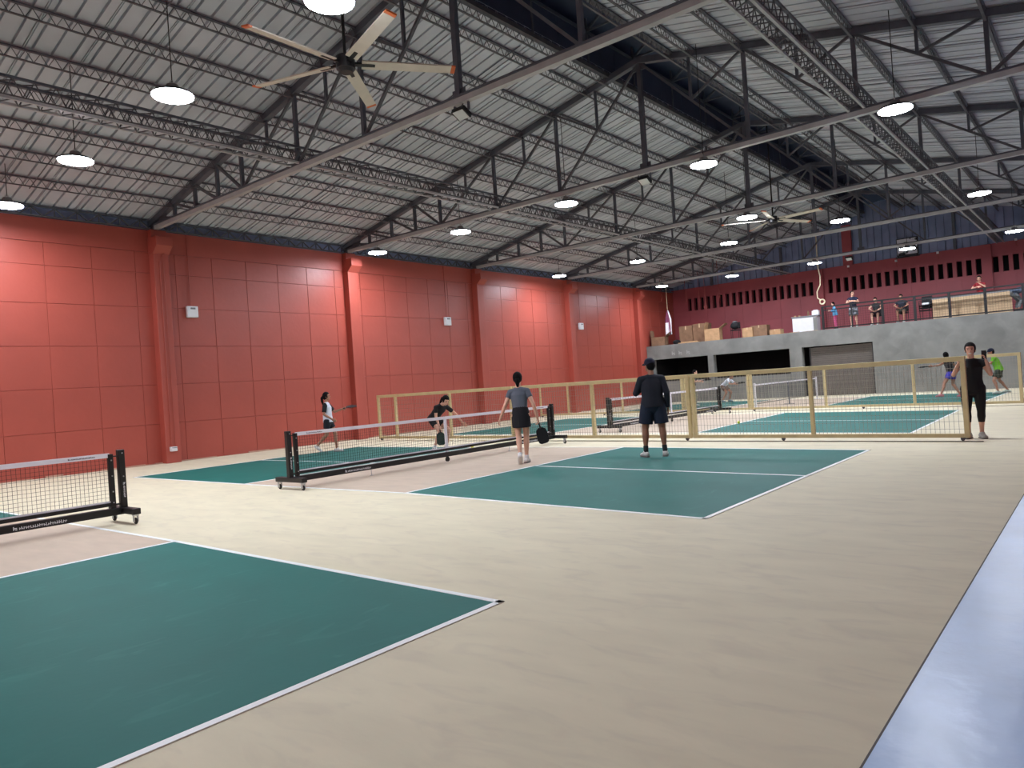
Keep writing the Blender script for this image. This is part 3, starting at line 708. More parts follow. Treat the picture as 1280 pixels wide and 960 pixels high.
# bright board high on the gable
t = thing('window_unit', 'bright square window unit with dark mottling high on far gable', 'window', (2.68, YF-.1, 6.36))
MB().box(-.46, .46, -.04, .04, 0, .82).build('frame', M_BLACK, t, bevel=.01)
mw = mat('mottled_glass', (196, 200, 206), .2, var=0); nt = mw.node_tree; nz = nt.nodes.new('ShaderNodeTexNoise'); nz.inputs['Scale'].default_value = 4.5; nz.inputs['Detail'].default_value = 3
tc_ = nt.nodes.new('ShaderNodeTexCoord'); nt.links.new(tc_.outputs['Object'], nz.inputs['Vector'])
rp = nt.nodes.new('ShaderNodeValToRGB'); rp.color_ramp.elements[0].position = .42; rp.color_ramp.elements[1].position = .5; rp.color_ramp.elements[0].color = (.03,.035,.04,1); rp.color_ramp.elements[1].color = (.72,.75,.8,1)
nt.links.new(nz.outputs['Fac'], rp.inputs[0]); nt.links.new(rp.outputs[0], nt.nodes['Principled BSDF'].inputs['Base Color'])
MB().box(-.42, .42, -.055, -.04, .04, .56).box(-.42, .42, -.055, -.04, .60, .78).build('pane', mw, t)
MB().box(-.5, .5, -.1, .0, -.1, -.04).box(-.42, -.38, -.06, 0, -.04, 0).box(.38, .42, -.06, 0, -.04, 0).build('bracket', M_BLACK, t)
for i, (x, z) in enumerate(((.0, 6.25), (2.15, 6.18), (3.9, 6.28), (6.9, 6.35))):
    t = thing('wall_socket', 'tiny white junction box on top of far red wall, %s from left' % ORD[i], 'junction box', (x, YF-.16 if False else YF, z))
    MB().box(-.05, .05, -.05, 0, -.05, .05).build('body', M_WPLAST, t); MB().tube([(0, -.02, -.05), (.02, -.02, -.3)], .01, 6).build('conduit', M_CORDR, t)

# ------------------------------------------------------------------ chairs on the mezzanine
def chair(loc, rz, label, group=None, name='chair'):
    t = thing(name, label, 'chair', loc, rz, group)
    MB().box(-.22, .22, -.22, .22, .42, .46).build('seat', M_BLACKFAB, t, bevel=.015)
    b = MB().box(-.21, .21, -.015, .015, .0, .34).build('backrest', M_BLACKFAB, t, bevel=.01); b.location = (0, -.22, .52); b.rotation_euler = (math.radians(8), 0, 0)
    for x in (-.19, .19):
        for y in (-.19, .19): MB().tube([(x, y, 0), (x, y, .43)], .012, 8).build('leg', M_BLACK, t)
        MB().tube([(x, -.2, .44), (x, -.25, .86)], .012, 8).build('back_frame', M_BLACK, t)
        MB().tube([(x*1.12, -.22, .64), (x*1.12, .18, .64), (x*1.05, .19, .44)], .012, 8).build('armrest', M_BLACK, t)
    return t
chair((1.72, 29.45, 3.07), PI, 'black armchair under seated person in dark vest on mezzanine')
chair((2.78, 29.40, 3.07), PI, 'black armchair under seated person with crossed hands on mezzanine')
for k in range(3):
    c = chair((3.72, 29.3, 3.07+k*.11), PI-.1, 'black chair %s of the small stack behind railing' % ('at the bottom', 'in the middle', 'on top')[k], 'stacked black chairs')
chair((-4.85, 29.15, 3.07), PI+.2, 'black chair standing among the cartons on mezzanine')
tag(MB().ball((0,0,.2), .24, 16, 10, (1,.8,.8)).build('black_bag', M_BLACKFAB, None, True, loc=(-4.85, 29.15, 3.54)), 'dark rounded bag heaped on the chair among cartons', 'bag')
tag(MB().cyl((0,0,0), .13, 0, .05, 16, r2=.10).build('silver_bowl', M_METAL, None, loc=(-4.85, 29.15, 3.92)), 'small silver bowl on top of dark bag', 'bowl')
tag(MB().box(-.15, .15, -.12, .12, 0, .10).build('white_cushion', M_WPLAST, None, loc=(3.74, 29.3, 3.07+.46+.22), bevel=.04), 'white folded item on top of chair stack', 'cushion')
# metal ladder at the right
t = thing('ladder', 'white metal step ladder at right edge on mezzanine', 'ladder', (7.42, 30.0, 3.07), .15)
for x in (-.2, .2): MB().bar((x, -.25, 0), (x*.7, .0, 1.25), .03, .05).build('rail', M_WPLAST, t); MB().bar((x, .3, 0), (x*.7, .02, 1.25), .025, .03).build('rear_rail', M_WPLAST, t)
for i in range(4): z = .25+i*.27; q = 1-z/1.25*.3; MB().box(-.2*q, .2*q, -.25*(1-z/1.25)-.04, -.25*(1-z/1.25)+.04, z-.012, z+.012).build('step', M_METAL, t)
MB().box(-.16, .16, -.06, .06, 1.24, 1.27).build('top_cap', M_WPLAST, t)

# ------------------------------------------------------------------ balls
tag(MB().ball((0,0,.037), .037, 16, 10).build('pickleball', M_YELLOW, None, True, loc=(1.95, 5.0-5.0+0, 0.006)), 'x', 'ball')
bpy.data.objects['pickleball'].location = (-2.0, 5.9, .006); bpy.data.objects['pickleball']['label'] = 'yellow ball on green court beyond the middle net'
tag(MB().ball((0,0,.037), .037, 16, 10).build('pickleball', M_YELLOW, None, True, loc=(2.05, 12.1, 0.006)), 'yellow ball on the court line behind the first fence', 'ball')

# faint chalk writing on the concrete edge beam
ck = MB()
for i, x in enumerate((-8.15, -7.75, -7.3)): squiggle(ck, (x, YM-.004, 2.50), (1, 0, 0), (0, 0, 1), .26, .19, .004)
ck.build('chalk_marks', mat('chalk_white', (150, 152, 148), .9, var=.1), mezz)['label'] = 'faint illegible white marks on the beam'
# ------------------------------------------------------------------ people
DG = bpy.context.evaluated_depsgraph_get
class Body:
    """closed solids that are fused into one continuous skin by a voxel remesh"""
    def __init__(s): s.m = MB()
    def limb(s, pts, rads, side=(1,0,0), n=14, round0=True, round1=True):
        P = [Vector(p) for p in pts]; R = [(r, r) if not isinstance(r, tuple) else r for r in rads]
        def ext(p, q, r, fr):
            d = (p-q).normalized(); out = []
            for a in fr: out.append((p+d*min(r)*math.sin(a), (r[0]*math.cos(a), r[1]*math.cos(a))))
            return out
        seq = list(zip(P, R))
        if round0: seq = ext(P[0], P[1], R[0], (1.35, .9, .45)) + seq
        if round1: seq = seq + ext(P[-1], P[-2], R[-1], (.45, .9, 1.35))
        k0 = len(s.m.v); sd = Vector(side)
        for i, (p, r) in enumerate(seq):
            d = (seq[min(i+1, len(seq)-1)][0]-seq[max(i-1, 0)][0]).normalized()
            x = sd - d*sd.dot(d)
            if x.length < .05: x = d.orthogonal()
            x.normalize(); z = d.cross(x)
            for j in range(n):
                a = 2*PI*j/n; s.m.v.append(tuple(p + x*r[0]*math.cos(a) + z*r[1]*math.sin(a)))
        for i in range(len(seq)-1):
            for j in range(n):
                a = k0+i*n+j; b = k0+i*n+(j+1) % n; s.m.f.append((a, b, b+n, a+n))
        s.m.f.append(tuple(k0+j for j in range(n))[::-1]); s.m.f.append(tuple(k0+(len(seq)-1)*n+j for j in range(n)))
        return s
    def blob(s, c, r, R=None):
        k0 = len(s.m.v); s.m.ball((0,0,0), 1, 16, 10, r); 
        for i in range(k0, len(s.m.v)):
            v = Vector(s.m.v[i]); v = (R @ v) if R else v; s.m.v[i] = tuple(v+Vector(c))
        return s
    def fuse(s, name, m, parent, vox, smooth=3):
        me0 = bpy.data.meshes.new('tmp'); me0.from_pydata(s.m.v, [], s.m.f); o = bpy.data.objects.new('tmp', me0); COL.objects.link(o)
        r = o.modifiers.new('r', 'REMESH'); r.mode = 'VOXEL'; r.voxel_size = vox; r.use_smooth_shade = True
        q = o.modifiers.new('s', 'SMOOTH'); q.factor = .5; q.iterations = smooth
        dg = DG(); dg.update(); me = bpy.data.meshes.new_from_object(o.evaluated_get(dg), depsgraph=dg)
        bpy.data.objects.remove(o); me.name = name; me.materials.clear(); me.materials.append(m); me.shade_smooth()
        x = bpy.data.objects.new(name, me); COL.objects.link(x); x.parent = parent; return x
SKIN_L = mat('skin_light', (214, 166, 142), .5, var=.03, spec=.35)
SKIN_M = mat('skin_medium', (172, 124, 100), .5, var=.03, spec=.35)
HAIRM = mat('black_hair', (16, 13, 14), .75, var=.15, scale=30, spec=.15)
EYEM = mat('dark_eye', (24, 18, 16), .3, var=0)
LIPM = mat('lip', (156, 84, 78), .5, var=0)
def cloth(n, c): return mat(n, c, .85, var=.05, scale=8, bump=.2, bscale=25)
WSHOE = cloth('white_shoe', (214, 212, 208)); SOLE = mat('shoe_sole', (120, 118, 116), .7)

def person(label, loc, rz, H, P, skin=SKIN_M, vox=.008, top=None, bot=None, shoes=None, hair='short', hairm=HAIRM, face=True, build=1.0):
    """P: joints in a 1.65 m frame, person faces +y, right hand at +x. top=(material,kind,sleeve) bot=(material,kind,length) """
    t = thing('person', label, 'person', loc, rz); sc = H/1.65; t.scale = (sc, sc, sc)
    J = dict(pel=(0,0,.90), R=Matrix.Identity(3), Hd=Euler((0,0,0)).to_matrix(),
             Lkn=(-.10,.02,.48), Rkn=(.10,.02,.48), Lan=(-.11,-.01,.09), Ran=(.11,-.01,.09), Lto=(-.05,1,0), Rto=(.05,1,0))
    J.update(P)
    V = Vector; pel = V(J['pel']); Rm = J['R'] if isinstance(J['R'], Matrix) else Euler([math.radians(a) for a in J['R']]).to_matrix()
    Rh = J['Hd'] if isinstance(J['Hd'], Matrix) else Euler([math.radians(a) for a in J['Hd']]).to_matrix()
    B = lambda x, y, z: pel + Rm @ V((x, y, z))
    bw = build
    hipL, hipR = pel+V((-.088*bw,0,-.03)), pel+V((.088*bw,0,-.03))
    waist, chest, shc, neck0, neck1 = B(0,0,.12), B(0,.01,.33), B(0,0,.43), B(0,-.012,.47), B(0,.008,.55)
    shL, shR = B(-.158*bw,0,.405), B(.158*bw,0,.405); trap = B(0,-.005,.448)
    kn = {'L': V(J['Lkn']), 'R': V(J['Rkn'])}; an = {'L': V(J['Lan']), 'R': V(J['Ran'])}; to = {'L': V(J['Lto']).normalized(), 'R': V(J['Rto']).normalized()}
    el = {'L': V(J.get('Lel', tuple(shL+V((-.06,-.02,-.28))))), 'R': V(J.get('Rel', tuple(shR+V((.06,-.02,-.28)))))}
    wr = {'L': V(J.get('Lwr', tuple(el['L']+V((-.01,.05,-.24))))), 'R': V(J.get('Rwr', tuple(el['R']+V((.01,.05,-.24)))))}
    sh = {'L': shL, 'R': shR}; hp = {'L': hipL, 'R': hipR}
    sx = Rm @ V((1,0,0))
    b = Body()
    # trunk
    b.limb([pel+V((0,0,-.06)), pel+Rm@V((0,0,.02)), waist, B(0,0,.24), chest, B(0,0,.41)], [(.14*bw,.10), (.155*bw,.11), (.120*bw,.092), (.135*bw,.10), (.150*bw,.105), (.12*bw,.075)], sx)
    b.limb([shL, trap], [.046*bw, .050], Rm@V((0,1,0))); b.limb([trap, shR], [.050, .046*bw], Rm@V((0,1,0)))
    b.limb([shc, neck0, neck1], [.062, .052, .048], sx)
    hc = neck1 + (Rm @ Rh) @ V((0, .022, .085)); HR = Rm @ Rh; h = lambda x, y, z: hc + HR @ V((x, y, z))
    b.blob(h(0,-.005,.02), (.074, .092, .098), HR); b.blob(h(0,.028,-.045), (.054, .058, .062), HR)      # cranium, jaw
    b.limb([h(0,.082,.012), h(0,.100,-.016)], [.008, .013], sx, 10)                                         # nose
    for s in (-1, 1): b.blob(h(s*.074,-.005,-.004), (.010,.018,.028), HR)                                   # ears
    for k in 'LR':
        s = -1 if k == 'L' else 1
        b.limb([hp[k], hp[k].lerp(kn[k], .45), kn[k]], [.088*bw, .072*bw, .052*bw], (1,0,0))
        b.limb([kn[k], kn[k].lerp(an[k], .3)+V((0,-.012,0)), kn[k].lerp(an[k], .75), an[k]], [.051*bw, .053*bw, .036, .034], (1,0,0))
        f = to[k]; heel = an[k]-f*.045+V((0,0,-.045)); b.limb([heel, an[k]+f*.05+V((0,0,-.045)), an[k]+f*.14+V((0,0,-.062))], [(.032,.032), (.038,.032), (.036,.02)], f.cross(V((0,0,1))))
        b.limb([an[k], an[k]+f*.03+V((0,0,-.04))], [.036, .036], (1,0,0))
        b.limb([sh[k], sh[k].lerp(el[k], .5), el[k]], [.046*bw, .041*bw, .034*bw], (1,0,0))
        b.limb([el[k], el[k].lerp(wr[k], .35), wr[k]], [.034*bw, .034*bw, .024], (1,0,0))
        # hand: palm, four fingers of unequal length, thumb from the side
        hd = V(J.get(k+'hd', tuple((wr[k]-el[k]).normalized()))).normalized()
        pn = V(J.get(k+'pn', (-s, 0, 0))); pn = (pn - hd*pn.dot(hd)); pn = pn.normalized() if pn.length > .1 else hd.orthogonal().normalized()
        sd = hd.cross(pn).normalized()
        fwd = V((0,1,0)); sd = sd if sd.dot(fwd) > 0 else -sd
        b.limb([wr[k], wr[k]+hd*.045, wr[k]+hd*.085], [(.024,.018), (.036,.015), (.038,.013)], sd)
        cu = J.get(k+'curl', .5)
        for i, (o_, ln) in enumerate(((.032, .068), (.011, .078), (-.011, .072), (-.031, .056))):
            p0 = wr[k]+hd*.082+sd*o_; d1 = (hd*math.cos(cu*.7)+pn*math.sin(cu*.7)); d2 = (hd*math.cos(cu*1.8)+pn*math.sin(cu*1.8)); d3 = (hd*math.cos(cu*2.6)+pn*math.sin(cu*2.6))
            p1 = p0+d1*ln*.45+sd*o_*.12; p2 = p1+d2*ln*.32; p3 = p2+d3*ln*.23
            b.limb([p0-hd*.01, p1, p2, p3], [.0095, .009, .0082, .0072], sd, 8)
        q0 = wr[k]+hd*.03+sd*.026; q1 = q0+(hd*.6+sd*.75+pn*.2).normalized()*.04; q2 = q1+(hd*.85+sd*.15+pn*.45).normalized()*.032
        b.limb([q0, q1, q2], [.013, .0105, .0085], pn, 8)
    b.fuse('body', skin, t, vox)
    body_o = t.children[0]
    if face:
        for s in (-1, 1):
            MB().ball(h(s*.030, .079, .016), .0085, 10, 8).build('eye', EYEM, t, True); MB().bar(h(s*.016,.086,.036), h(s*.046,.076,.037), .008, .006).build('eyebrow', hairm, t)
        if P.get('smile'): MB().tube([h(-.022,.088,-.046), h(0,.094,-.052), h(.022,.088,-.046)], [.004, .008, .004], 8).build('teeth', M_WPLAST, t, True)
        MB().tube([h(-.022,.084,-.050), h(0,.090,-.053), h(.022,.084,-.050)], [.004, .007, .004], 8).build('mouth', LIPM, t, True)
    # hair
    hb = Body()
    hv = 1.0 if hair in ('short', 'cap') else 1.07; hb.blob(h(0,-.016,.036), (.083*hv, .097*hv, .098*hv), HR)
    if hair not in ('short', 'cap'): hb.blob(h(0,-.02,.0), (.087, .07, .07), HR)
    hb.blob(h(0,-.045,.0), (.078, .066, .088), HR)
    if hair == 'pony':
        hb.limb([h(0,-.10,.03), h(0,-.145,-.02), h(0,-.14,-.12), h(0,-.12,-.24)], [.024, .034, .036, .016], sx)
    if hair == 'bun': hb.blob(h(0,-.115,.06), (.045,.04,.045), HR)
    if hair == 'tuck': hb.limb([h(0,-.09,-.03), h(0,-.085,-.10), h(0,-.07,-.15)], [.045, .036, .02], sx)
    if hair == 'long':
        hb.limb([h(0,-.07,.02), h(0,-.085,-.10), h(0,-.08,-.26)], [(.075,.05), (.075,.045), (.06,.025)], sx)
    ho = hb.fuse('hair', hairm, t, vox*.9, 2)
    # keep the hair off the face
    me = ho.data; inv = HR.inverted()
    for v in me.vertices:
        q = inv @ (v.co-hc)
        if q.y > .045 and q.z < .075: v.co = hc + HR @ Vector((q.x*.8, .035, min(q.z, .05)))
    if hair == 'cap':
        cp_ = P.get('capm') or cloth('navy_cap', (22, 28, 52)); s_ = P.get('capdir', 1)
        cb = Body(); cb.blob(h(0,-.008,.050), (.090, .104, .088), HR); cb.limb([h(0,.05*s_,.035), h(0,.115*s_,.030), h(0,.165*s_,.018)], [(.07,.014), (.068,.011), (.045,.008)], sx)
        cb.fuse('cap', cp_, t, vox*.9, 2)
    if P.get('glasses'):
        g = MB()
        for s in (-1, 1): g.torus(h(s*.032,.093,.014), .021, .0028, 16, 6, 'y'); g.bar(h(s*.052,.09,.018), h(s*.078,0,.01), .004)
        g.bar(h(-.012,.095,.016), h(.012,.095,.016), .004); g.build('glasses', M_BLACK, t)
    inf = .013
    if top:
        m_, kind, sl = top; tb = Body(); low = -.03 if kind != 'crop' else .10
        hem = [pel+Rm@V((0,0,low-.04)), pel+Rm@V((0,0,low+.03)), B(0,0,.12), B(0,0,.24), B(0,.008,.34), B(0,0,.415)]
        loose = P.get('loose', .0)
        tb.limb(hem, [(.165*bw+loose,.122+loose), (.162*bw+loose,.120+loose), (.140*bw+loose,.108+loose), (.150*bw+loose*.7,.112+loose*.7), (.165*bw,.118), (.13*bw,.085)], sx, 20, False, True)
        tb.limb([shL, trap+V((0,0,-.012))], [.056*bw, .058], Rm@V((0,1,0))); tb.limb([trap+V((0,0,-.012)), shR], [.058, .056*bw], Rm@V((0,1,0)))
        if P.get('collar'): tb.limb([shc, neck0+(neck1-neck0)*.2], [.075, .060], sx, 14, True, False)
        for k in 'LR':
            if sl <= 1: tb.limb([sh[k], sh[k].lerp(el[k], sl)], [.055*bw, .053*bw+loose*.3], (1,0,0), 14, True, False)
            else:
                tb.limb([sh[k], el[k]], [.055*bw, .046*bw], (1,0,0)); e_ = el[k].lerp(wr[k], min(1, sl-1)); tb.limb([el[k], e_], [.048*bw, .036], (1,0,0), 14, True, False)
        tb.fuse('shirt', m_, t, vox, 3)
        if P.get('sleevem'):
            for k in 'LR':
                q = Body().limb([sh[k]+V((0,0,.02)), sh[k], sh[k].lerp(el[k], sl+.02)], [.05, .067*bw, .061*bw], (1,0,0), 14, True, False); q.fuse('sleeve', P['sleevem'], t, vox, 2)
    if bot:
        m_, kind, ln = bot; bb = Body(); wst = pel+Rm@V((0,0,.09))
        if kind == 'skirt':
            hem = (kn['L']+kn['R'])/2; a0 = (hipL+hipR)/2; e_ = a0.lerp(hem, ln)
            spread = max(.175*bw, (kn['R']-kn['L']).length*.5*ln+.13)
            bb.limb([wst, pel+V((0,0,-.03)), e_], [(.148*bw,.115), (.172*bw,.128), (spread,.150)], (1,0,0), 22, True, False)
        else:
            bb.limb([wst, pel, pel+V((0,0,-.07))], [(.142*bw,.110), (.168*bw,.122), (.160*bw,.118)], (1,0,0), 20)
            for k in 'LR':
                lo = P.get('shortloose', .012) if kind == 'shorts' else 0
                if ln <= 1: bb.limb([hp[k], hp[k].lerp(kn[k], ln*.5), hp[k].lerp(kn[k], ln)], [.098*bw, .086*bw+lo, .070*bw+lo*2], (1,0,0), 16, True, False)
                else:
                    bb.limb([hp[k], hp[k].lerp(kn[k], .5), kn[k]], [.098*bw, .084*bw, .062*bw]); f_ = ln-1
                    bb.limb([kn[k], kn[k].lerp(an[k], f_*.5)+V((0,-.01,0)), kn[k].lerp(an[k], f_)], [.061*bw, .062*bw, .05], (1,0,0), 14, True, False)
        bb.fuse({'skirt': 'skirt', 'shorts': 'shorts'}.get(kind, 'leggings'), m_, t, vox, 2)
    if shoes:
        for k in 'LR':
            f = to[k]; sb = Body(); heel = an[k]-f*.05+V((0,0,-.04)); sd = f.cross(V((0,0,1)))
            sb.limb([heel, an[k]+f*.05+V((0,0,-.042)), an[k]+f*.15+V((0,0,-.058))], [(.042,.040), (.050,.040), (.044,.028)], sd); sb.limb([an[k]+V((0,0,.01)), an[k]+f*.02+V((0,0,-.04))], [.045, .045], (1,0,0), 14, False, True)
            o = sb.fuse('shoe', shoes, t, vox, 2)
            z0 = an[k].z-.086
            if f.z > -.3:
                for v in o.data.vertices: v.co.z = max(v.co.z, z0)
                so = MB(); pts = []
                for a, w_ in ((-.09,.030), (-.06,.042), (.05,.047), (.13,.046), (.185,.030)): pts.append((an[k]+f*a, w_))
                ring = [q+sd*w_ for q, w_ in pts]+[q-sd*w_ for q, w_ in pts[::-1]]
                so.poly([(q.x, q.y) for q in ring], z0-.006, z0+.014).build('sole', SOLE, o)
            if P.get('socks'):
                q = Body().limb([an[k]+V((0,0,-.01)), an[k].lerp(kn[k], P.get('sockh', .16))], [.041, .043], (1,0,0), 14, True, False); q.fuse('sock', P['socks'], t, vox, 2)
    t['_w'] = 0; del t['_w']
    def W(p): return Matrix.Translation(Vector(loc)) @ Matrix.Rotation(rz, 4, 'Z') @ (V(p)*sc)
    return t, W, wr, J
def paddle(p, d, n, label, m_=None, sz=1.0):
    """p grip, d blade direction, n face normal (world)"""
    d = Vector(d).normalized(); n = Vector(n); n = (n-d*n.dot(d)).normalized(); x = d.cross(n)
    R = Matrix((x, d, n)).transposed().to_4x4(); R.translation = Vector(p)
    t = thing('paddle', label, 'paddle'); t.matrix_world = R
    f = [(-.035,.10), (-.085,.14), (-.10,.20), (-.10,.33), (-.085,.375), (-.05,.395), (.05,.395), (.085,.375), (.10,.33), (.10,.20), (.085,.14), (.035,.10)]
    MB().poly(f, -.006, .006).build('face', m_ or M_BLACKFAB, t)
    MB().poly([(q[0]*1.03, (q[1]-.25)*1.02+.25) for q in f], -.005, .005).build('edge_guard', M_BLACK, t)
    MB().tube([(0,-.055,0), (0,.12,0)], .015, 10).build('handle', M_BLACK, t)
    return t
R3 = math.radians
# 1 walking woman in raglan shirt, left court
t, W, wr, J = person('walking woman, white shirt with black sleeves, dark shorts, near the red wall', (-6.15, 4.85, .004), R3(-52), 1.58,
  dict(pel=(0,0,.90), R=(2,0,0), Lkn=(-.09,.16,.50), Lan=(-.09,.17,.09), Rkn=(.09,-.04,.49), Ran=(.09,-.33,.20), Rto=(0,.8,-.6), Lto=(0,1,0),
       Rel=(.22,-.04,1.06), Rwr=(.20,.16,.92), Lel=(-.20,.14,1.10), Lwr=(-.14,.37,1.17), Lhd=(0,.95,.2), Lcurl=.7, sleevem=cloth('black_sleeve', (22, 22, 26)), loose=.012),
  SKIN_M, .009, (cloth('white_tee', (222, 226, 236)), 'tee', .75), (cloth('dark_shorts', (24, 26, 36)), 'shorts', .55), WSHOE, 'pony')
paddle(W((-.14,.455,1.19)), (-.15, .98, .12), (.2,.1,1), 'paddle held out flat by the walking woman', M_BLACKFAB)
# 2 bending woman in black
t, W, wr, J = person('woman in black bending forward with paddle low, behind the middle net', (-2.62, 5.45, .004), R3(-78), 1.62,
  dict(pel=(0,-.14,.80), R=(-50,0,-18), Hd=(14,0,-6), Lkn=(-.16,.18,.48), Lan=(-.18,.06,.09), Rkn=(.15,.12,.46), Ran=(.20,-.04,.09), Lto=(-.3,1,0), Rto=(.3,1,0),
       Lel=(-.32,.30,.86), Lwr=(-.40,.42,.64), Rel=(.26,.10,.84), Rwr=(.30,.20,.62), Rhd=(.1,.2,-1), Lhd=(-.3,.6,-.6), Lcurl=.1, socks=cloth('white_sock', (225, 225, 228))),
  SKIN_L, .009, (cloth('black_tee', (18, 18, 22)), 'tee', .6), (cloth('black_shorts', (14, 14, 18)), 'shorts', .5), WSHOE, 'pony')
paddle(W((.30,.215,.56)), Matrix.Rotation(R3(-78), 3, 'Z') @ Vector((.1,.12,-1)), (.75,-.6,.1), 'dark green paddle hanging from hand of bending woman', cloth('green_face', (30, 52, 44)))
# 3 woman walking away in grey tee
t, W, wr, J = person('woman seen from behind in grey tee and black skirt, holding a paddle', (1.50, 3.50, .005), R3(32), 1.66,
  dict(pel=(0,0,.90), R=(-3,-2,0), Hd=(-4,0,0), Lkn=(-.06,-.02,.48), Lan=(-.03,-.24,.16), Lto=(-.1,.8,-.75), Rkn=(.07,.06,.48), Ran=(.05,.03,.09), Rto=(.1,1,0),
       Lel=(-.27,-.04,1.07), Lwr=(-.37,-.02,.85), Rel=(.25,-.05,1.05), Rwr=(.30,.02,.80), Lcurl=.35, Rhd=(.12,.05,-1), Rcurl=.9, socks=cloth('white_sock', (225, 225, 228)), sockh=.14),
  SKIN_L, .007, (cloth('grey_tee', (92, 98, 110)), 'tee', .45), (cloth('black_skirt', (14, 14, 22)), 'skirt', .55), WSHOE, 'tuck')
gp = W((.315,.035,.72)); dd = Matrix.Rotation(R3(32), 3, 'Z') @ Vector((.22,-.05,-1)); paddle(gp, dd, (.6,-.8,.1), 'black paddle held low by woman in grey tee')
# 4 man from behind
t, W, wr, J = person('man in navy cap and dark long sleeves standing with back turned', (3.55, 4.72, .005), R3(34), 1.74,
  dict(pel=(0,0,.90), R=(-2,0,0), Hd=(0,0,28), Lkn=(-.15,.01,.48), Lan=(-.17,-.02,.09), Rkn=(.13,.01,.48), Ran=(.15,-.02,.09), Lto=(-.35,1,0), Rto=(.2,1,0),
       Lel=(-.27,.03,1.08), Lwr=(-.09,.20,1.20), Lhd=(.7,.3,.4), Rel=(.24,-.04,1.06), Rwr=(.25,.03,.80), Rcurl=.6, Lcurl=.8, loose=.022, collar=1, shortloose=.022, socks=cloth('dark_sock', (40, 48, 50)), sockh=.26, capdir=1),
  mat('skin_tan', (152, 110, 88), .5, var=.04, spec=.35), .007, (cloth('charcoal_longsleeve', (26, 30, 42)), 'tee', 1.92), (cloth('navy_shorts', (22, 34, 54)), 'shorts', .80), WSHOE, 'cap', build=1.12)
# 5 woman in black at the fence end
t, W, wr, J = person('smiling woman in black top and cropped leggings holding fence end', (8.03, 7.48+.25, 0), R3(-172), 1.63,
  dict(pel=(0,0,.90), R=(-4,0,0), Hd=(0,0,-4), Rkn=(.11,.05,.48), Ran=(.10,-.02,.09), Lkn=(-.10,.02,.48), Lan=(-.09,-.04,.09), Lto=(-.3,1,0), Rto=(.3,1,0),
       Rel=(.27,.10,1.12), Rwr=(.17,.20,1.34), Rhd=(-.25,.6,.1), Rpn=(0,.2,-1), Rcurl=.8, Lel=(-.27,.09,1.10), Lwr=(-.215,.15,1.335), Lhd=(.2,.1,1), Lcurl=1.0, loose=.006, smile=1),
  SKIN_L, .007, (cloth('black_top', (14, 14, 18)), 'tee', .35), (cloth('black_leggings', (12, 12, 16)), 'leggings', 1.5), cloth('grey_white_shoe', (190, 192, 186)), 'tuck', build=1.04)
t = thing('phone', 'dark phone held up in hand of woman at fence end', 'phone', tuple(W((-.19,.19,1.42))), R3(-172))
MB().box(-.037, .037, -.004, .004, -.06, .09).build('case', M_BLACK, t, bevel=.003)
# 6 lunging far player
t, W, wr, J = person('far lunging player in black top and purple shorts, foot kicked left', (5.55, 22.35, .004), R3(60), 1.66,
  dict(pel=(0,0,.84), R=(-14,0,0), Hd=(8,0,-30), Lkn=(-.22,.12,.50), Lan=(-.42,.10,.14), Rkn=(.16,.10,.46), Ran=(.24,-.10,.09), Lto=(-.6,.8,0), Rto=(.3,1,0),
       Lel=(-.38,.16,1.14), Lwr=(-.58,.22,1.12), Lhd=(-.9,.3,0), Rel=(.30,.02,1.02), Rwr=(.36,.18,.94)),
  SKIN_M, .011, (cloth('black_tee', (18, 18, 22)), 'tee', .3), (cloth('purple_shorts', (62, 58, 168)), 'shorts', .45), cloth('pink_shoe', (206, 120, 130)), 'bun')
paddle(W((-.66,.245,1.12)), Matrix.Rotation(R3(60), 3, 'Z') @ Vector((-.9,.3,0)), (0,.3,1), 'dark paddle stretched out left by far lunging player')
# 7 green shirt far player
t, W, wr, J = person('far player in bright green shirt and dark cap, right of fence post', (6.75, 24.15, .004), R3(95), 1.70,
  dict(pel=(0,0,.84), R=(-16,0,0), Hd=(6,0,10), Lkn=(-.20,.16,.47), Lan=(-.26,.06,.09), Rkn=(.18,.02,.46), Ran=(.32,-.22,.10), Lto=(-.2,1,0), Rto=(.3,1,0),
       Lel=(-.26,.22,1.06), Lwr=(-.12,.40,1.10), Rel=(.28,.16,1.04), Rwr=(.14,.38,1.06), loose=.02, shortloose=.02),
  SKIN_M, .011, (cloth('lime_tee', (120, 196, 52)), 'tee', .7), (cloth('dark_green_shorts', (40, 52, 40)), 'shorts', .7), cloth('grey_shoe', (186, 200, 190)), 'cap')
# 8 far left player
t, W, wr, J = person('far player in dark top and beige trousers behind fence post', (-4.35, 22.85, .004), R3(-75), 1.62,
  dict(pel=(0,0,.88), R=(-8,0,0), Lkn=(-.14,.10,.48), Lan=(-.18,.02,.09), Rkn=(.12,.0,.48), Ran=(.16,-.12,.09),
       Rel=(.26,.14,1.10), Rwr=(.20,.36,1.12), Lel=(-.26,.14,1.10), Lwr=(-.12,.36,1.08)),
  SKIN_L, .011, (cloth('dark_tee', (30, 30, 36)), 'tee', .6), (cloth('beige_trousers', (186, 172, 148)), 'leggings', 1.85), WSHOE, 'short')
paddle(W((.19,.44,1.13)), Matrix.Rotation(R3(-75), 3, 'Z') @ Vector((0,1,.1)), (0,.3,1), 'dark paddle pointed right by far player in beige trousers')
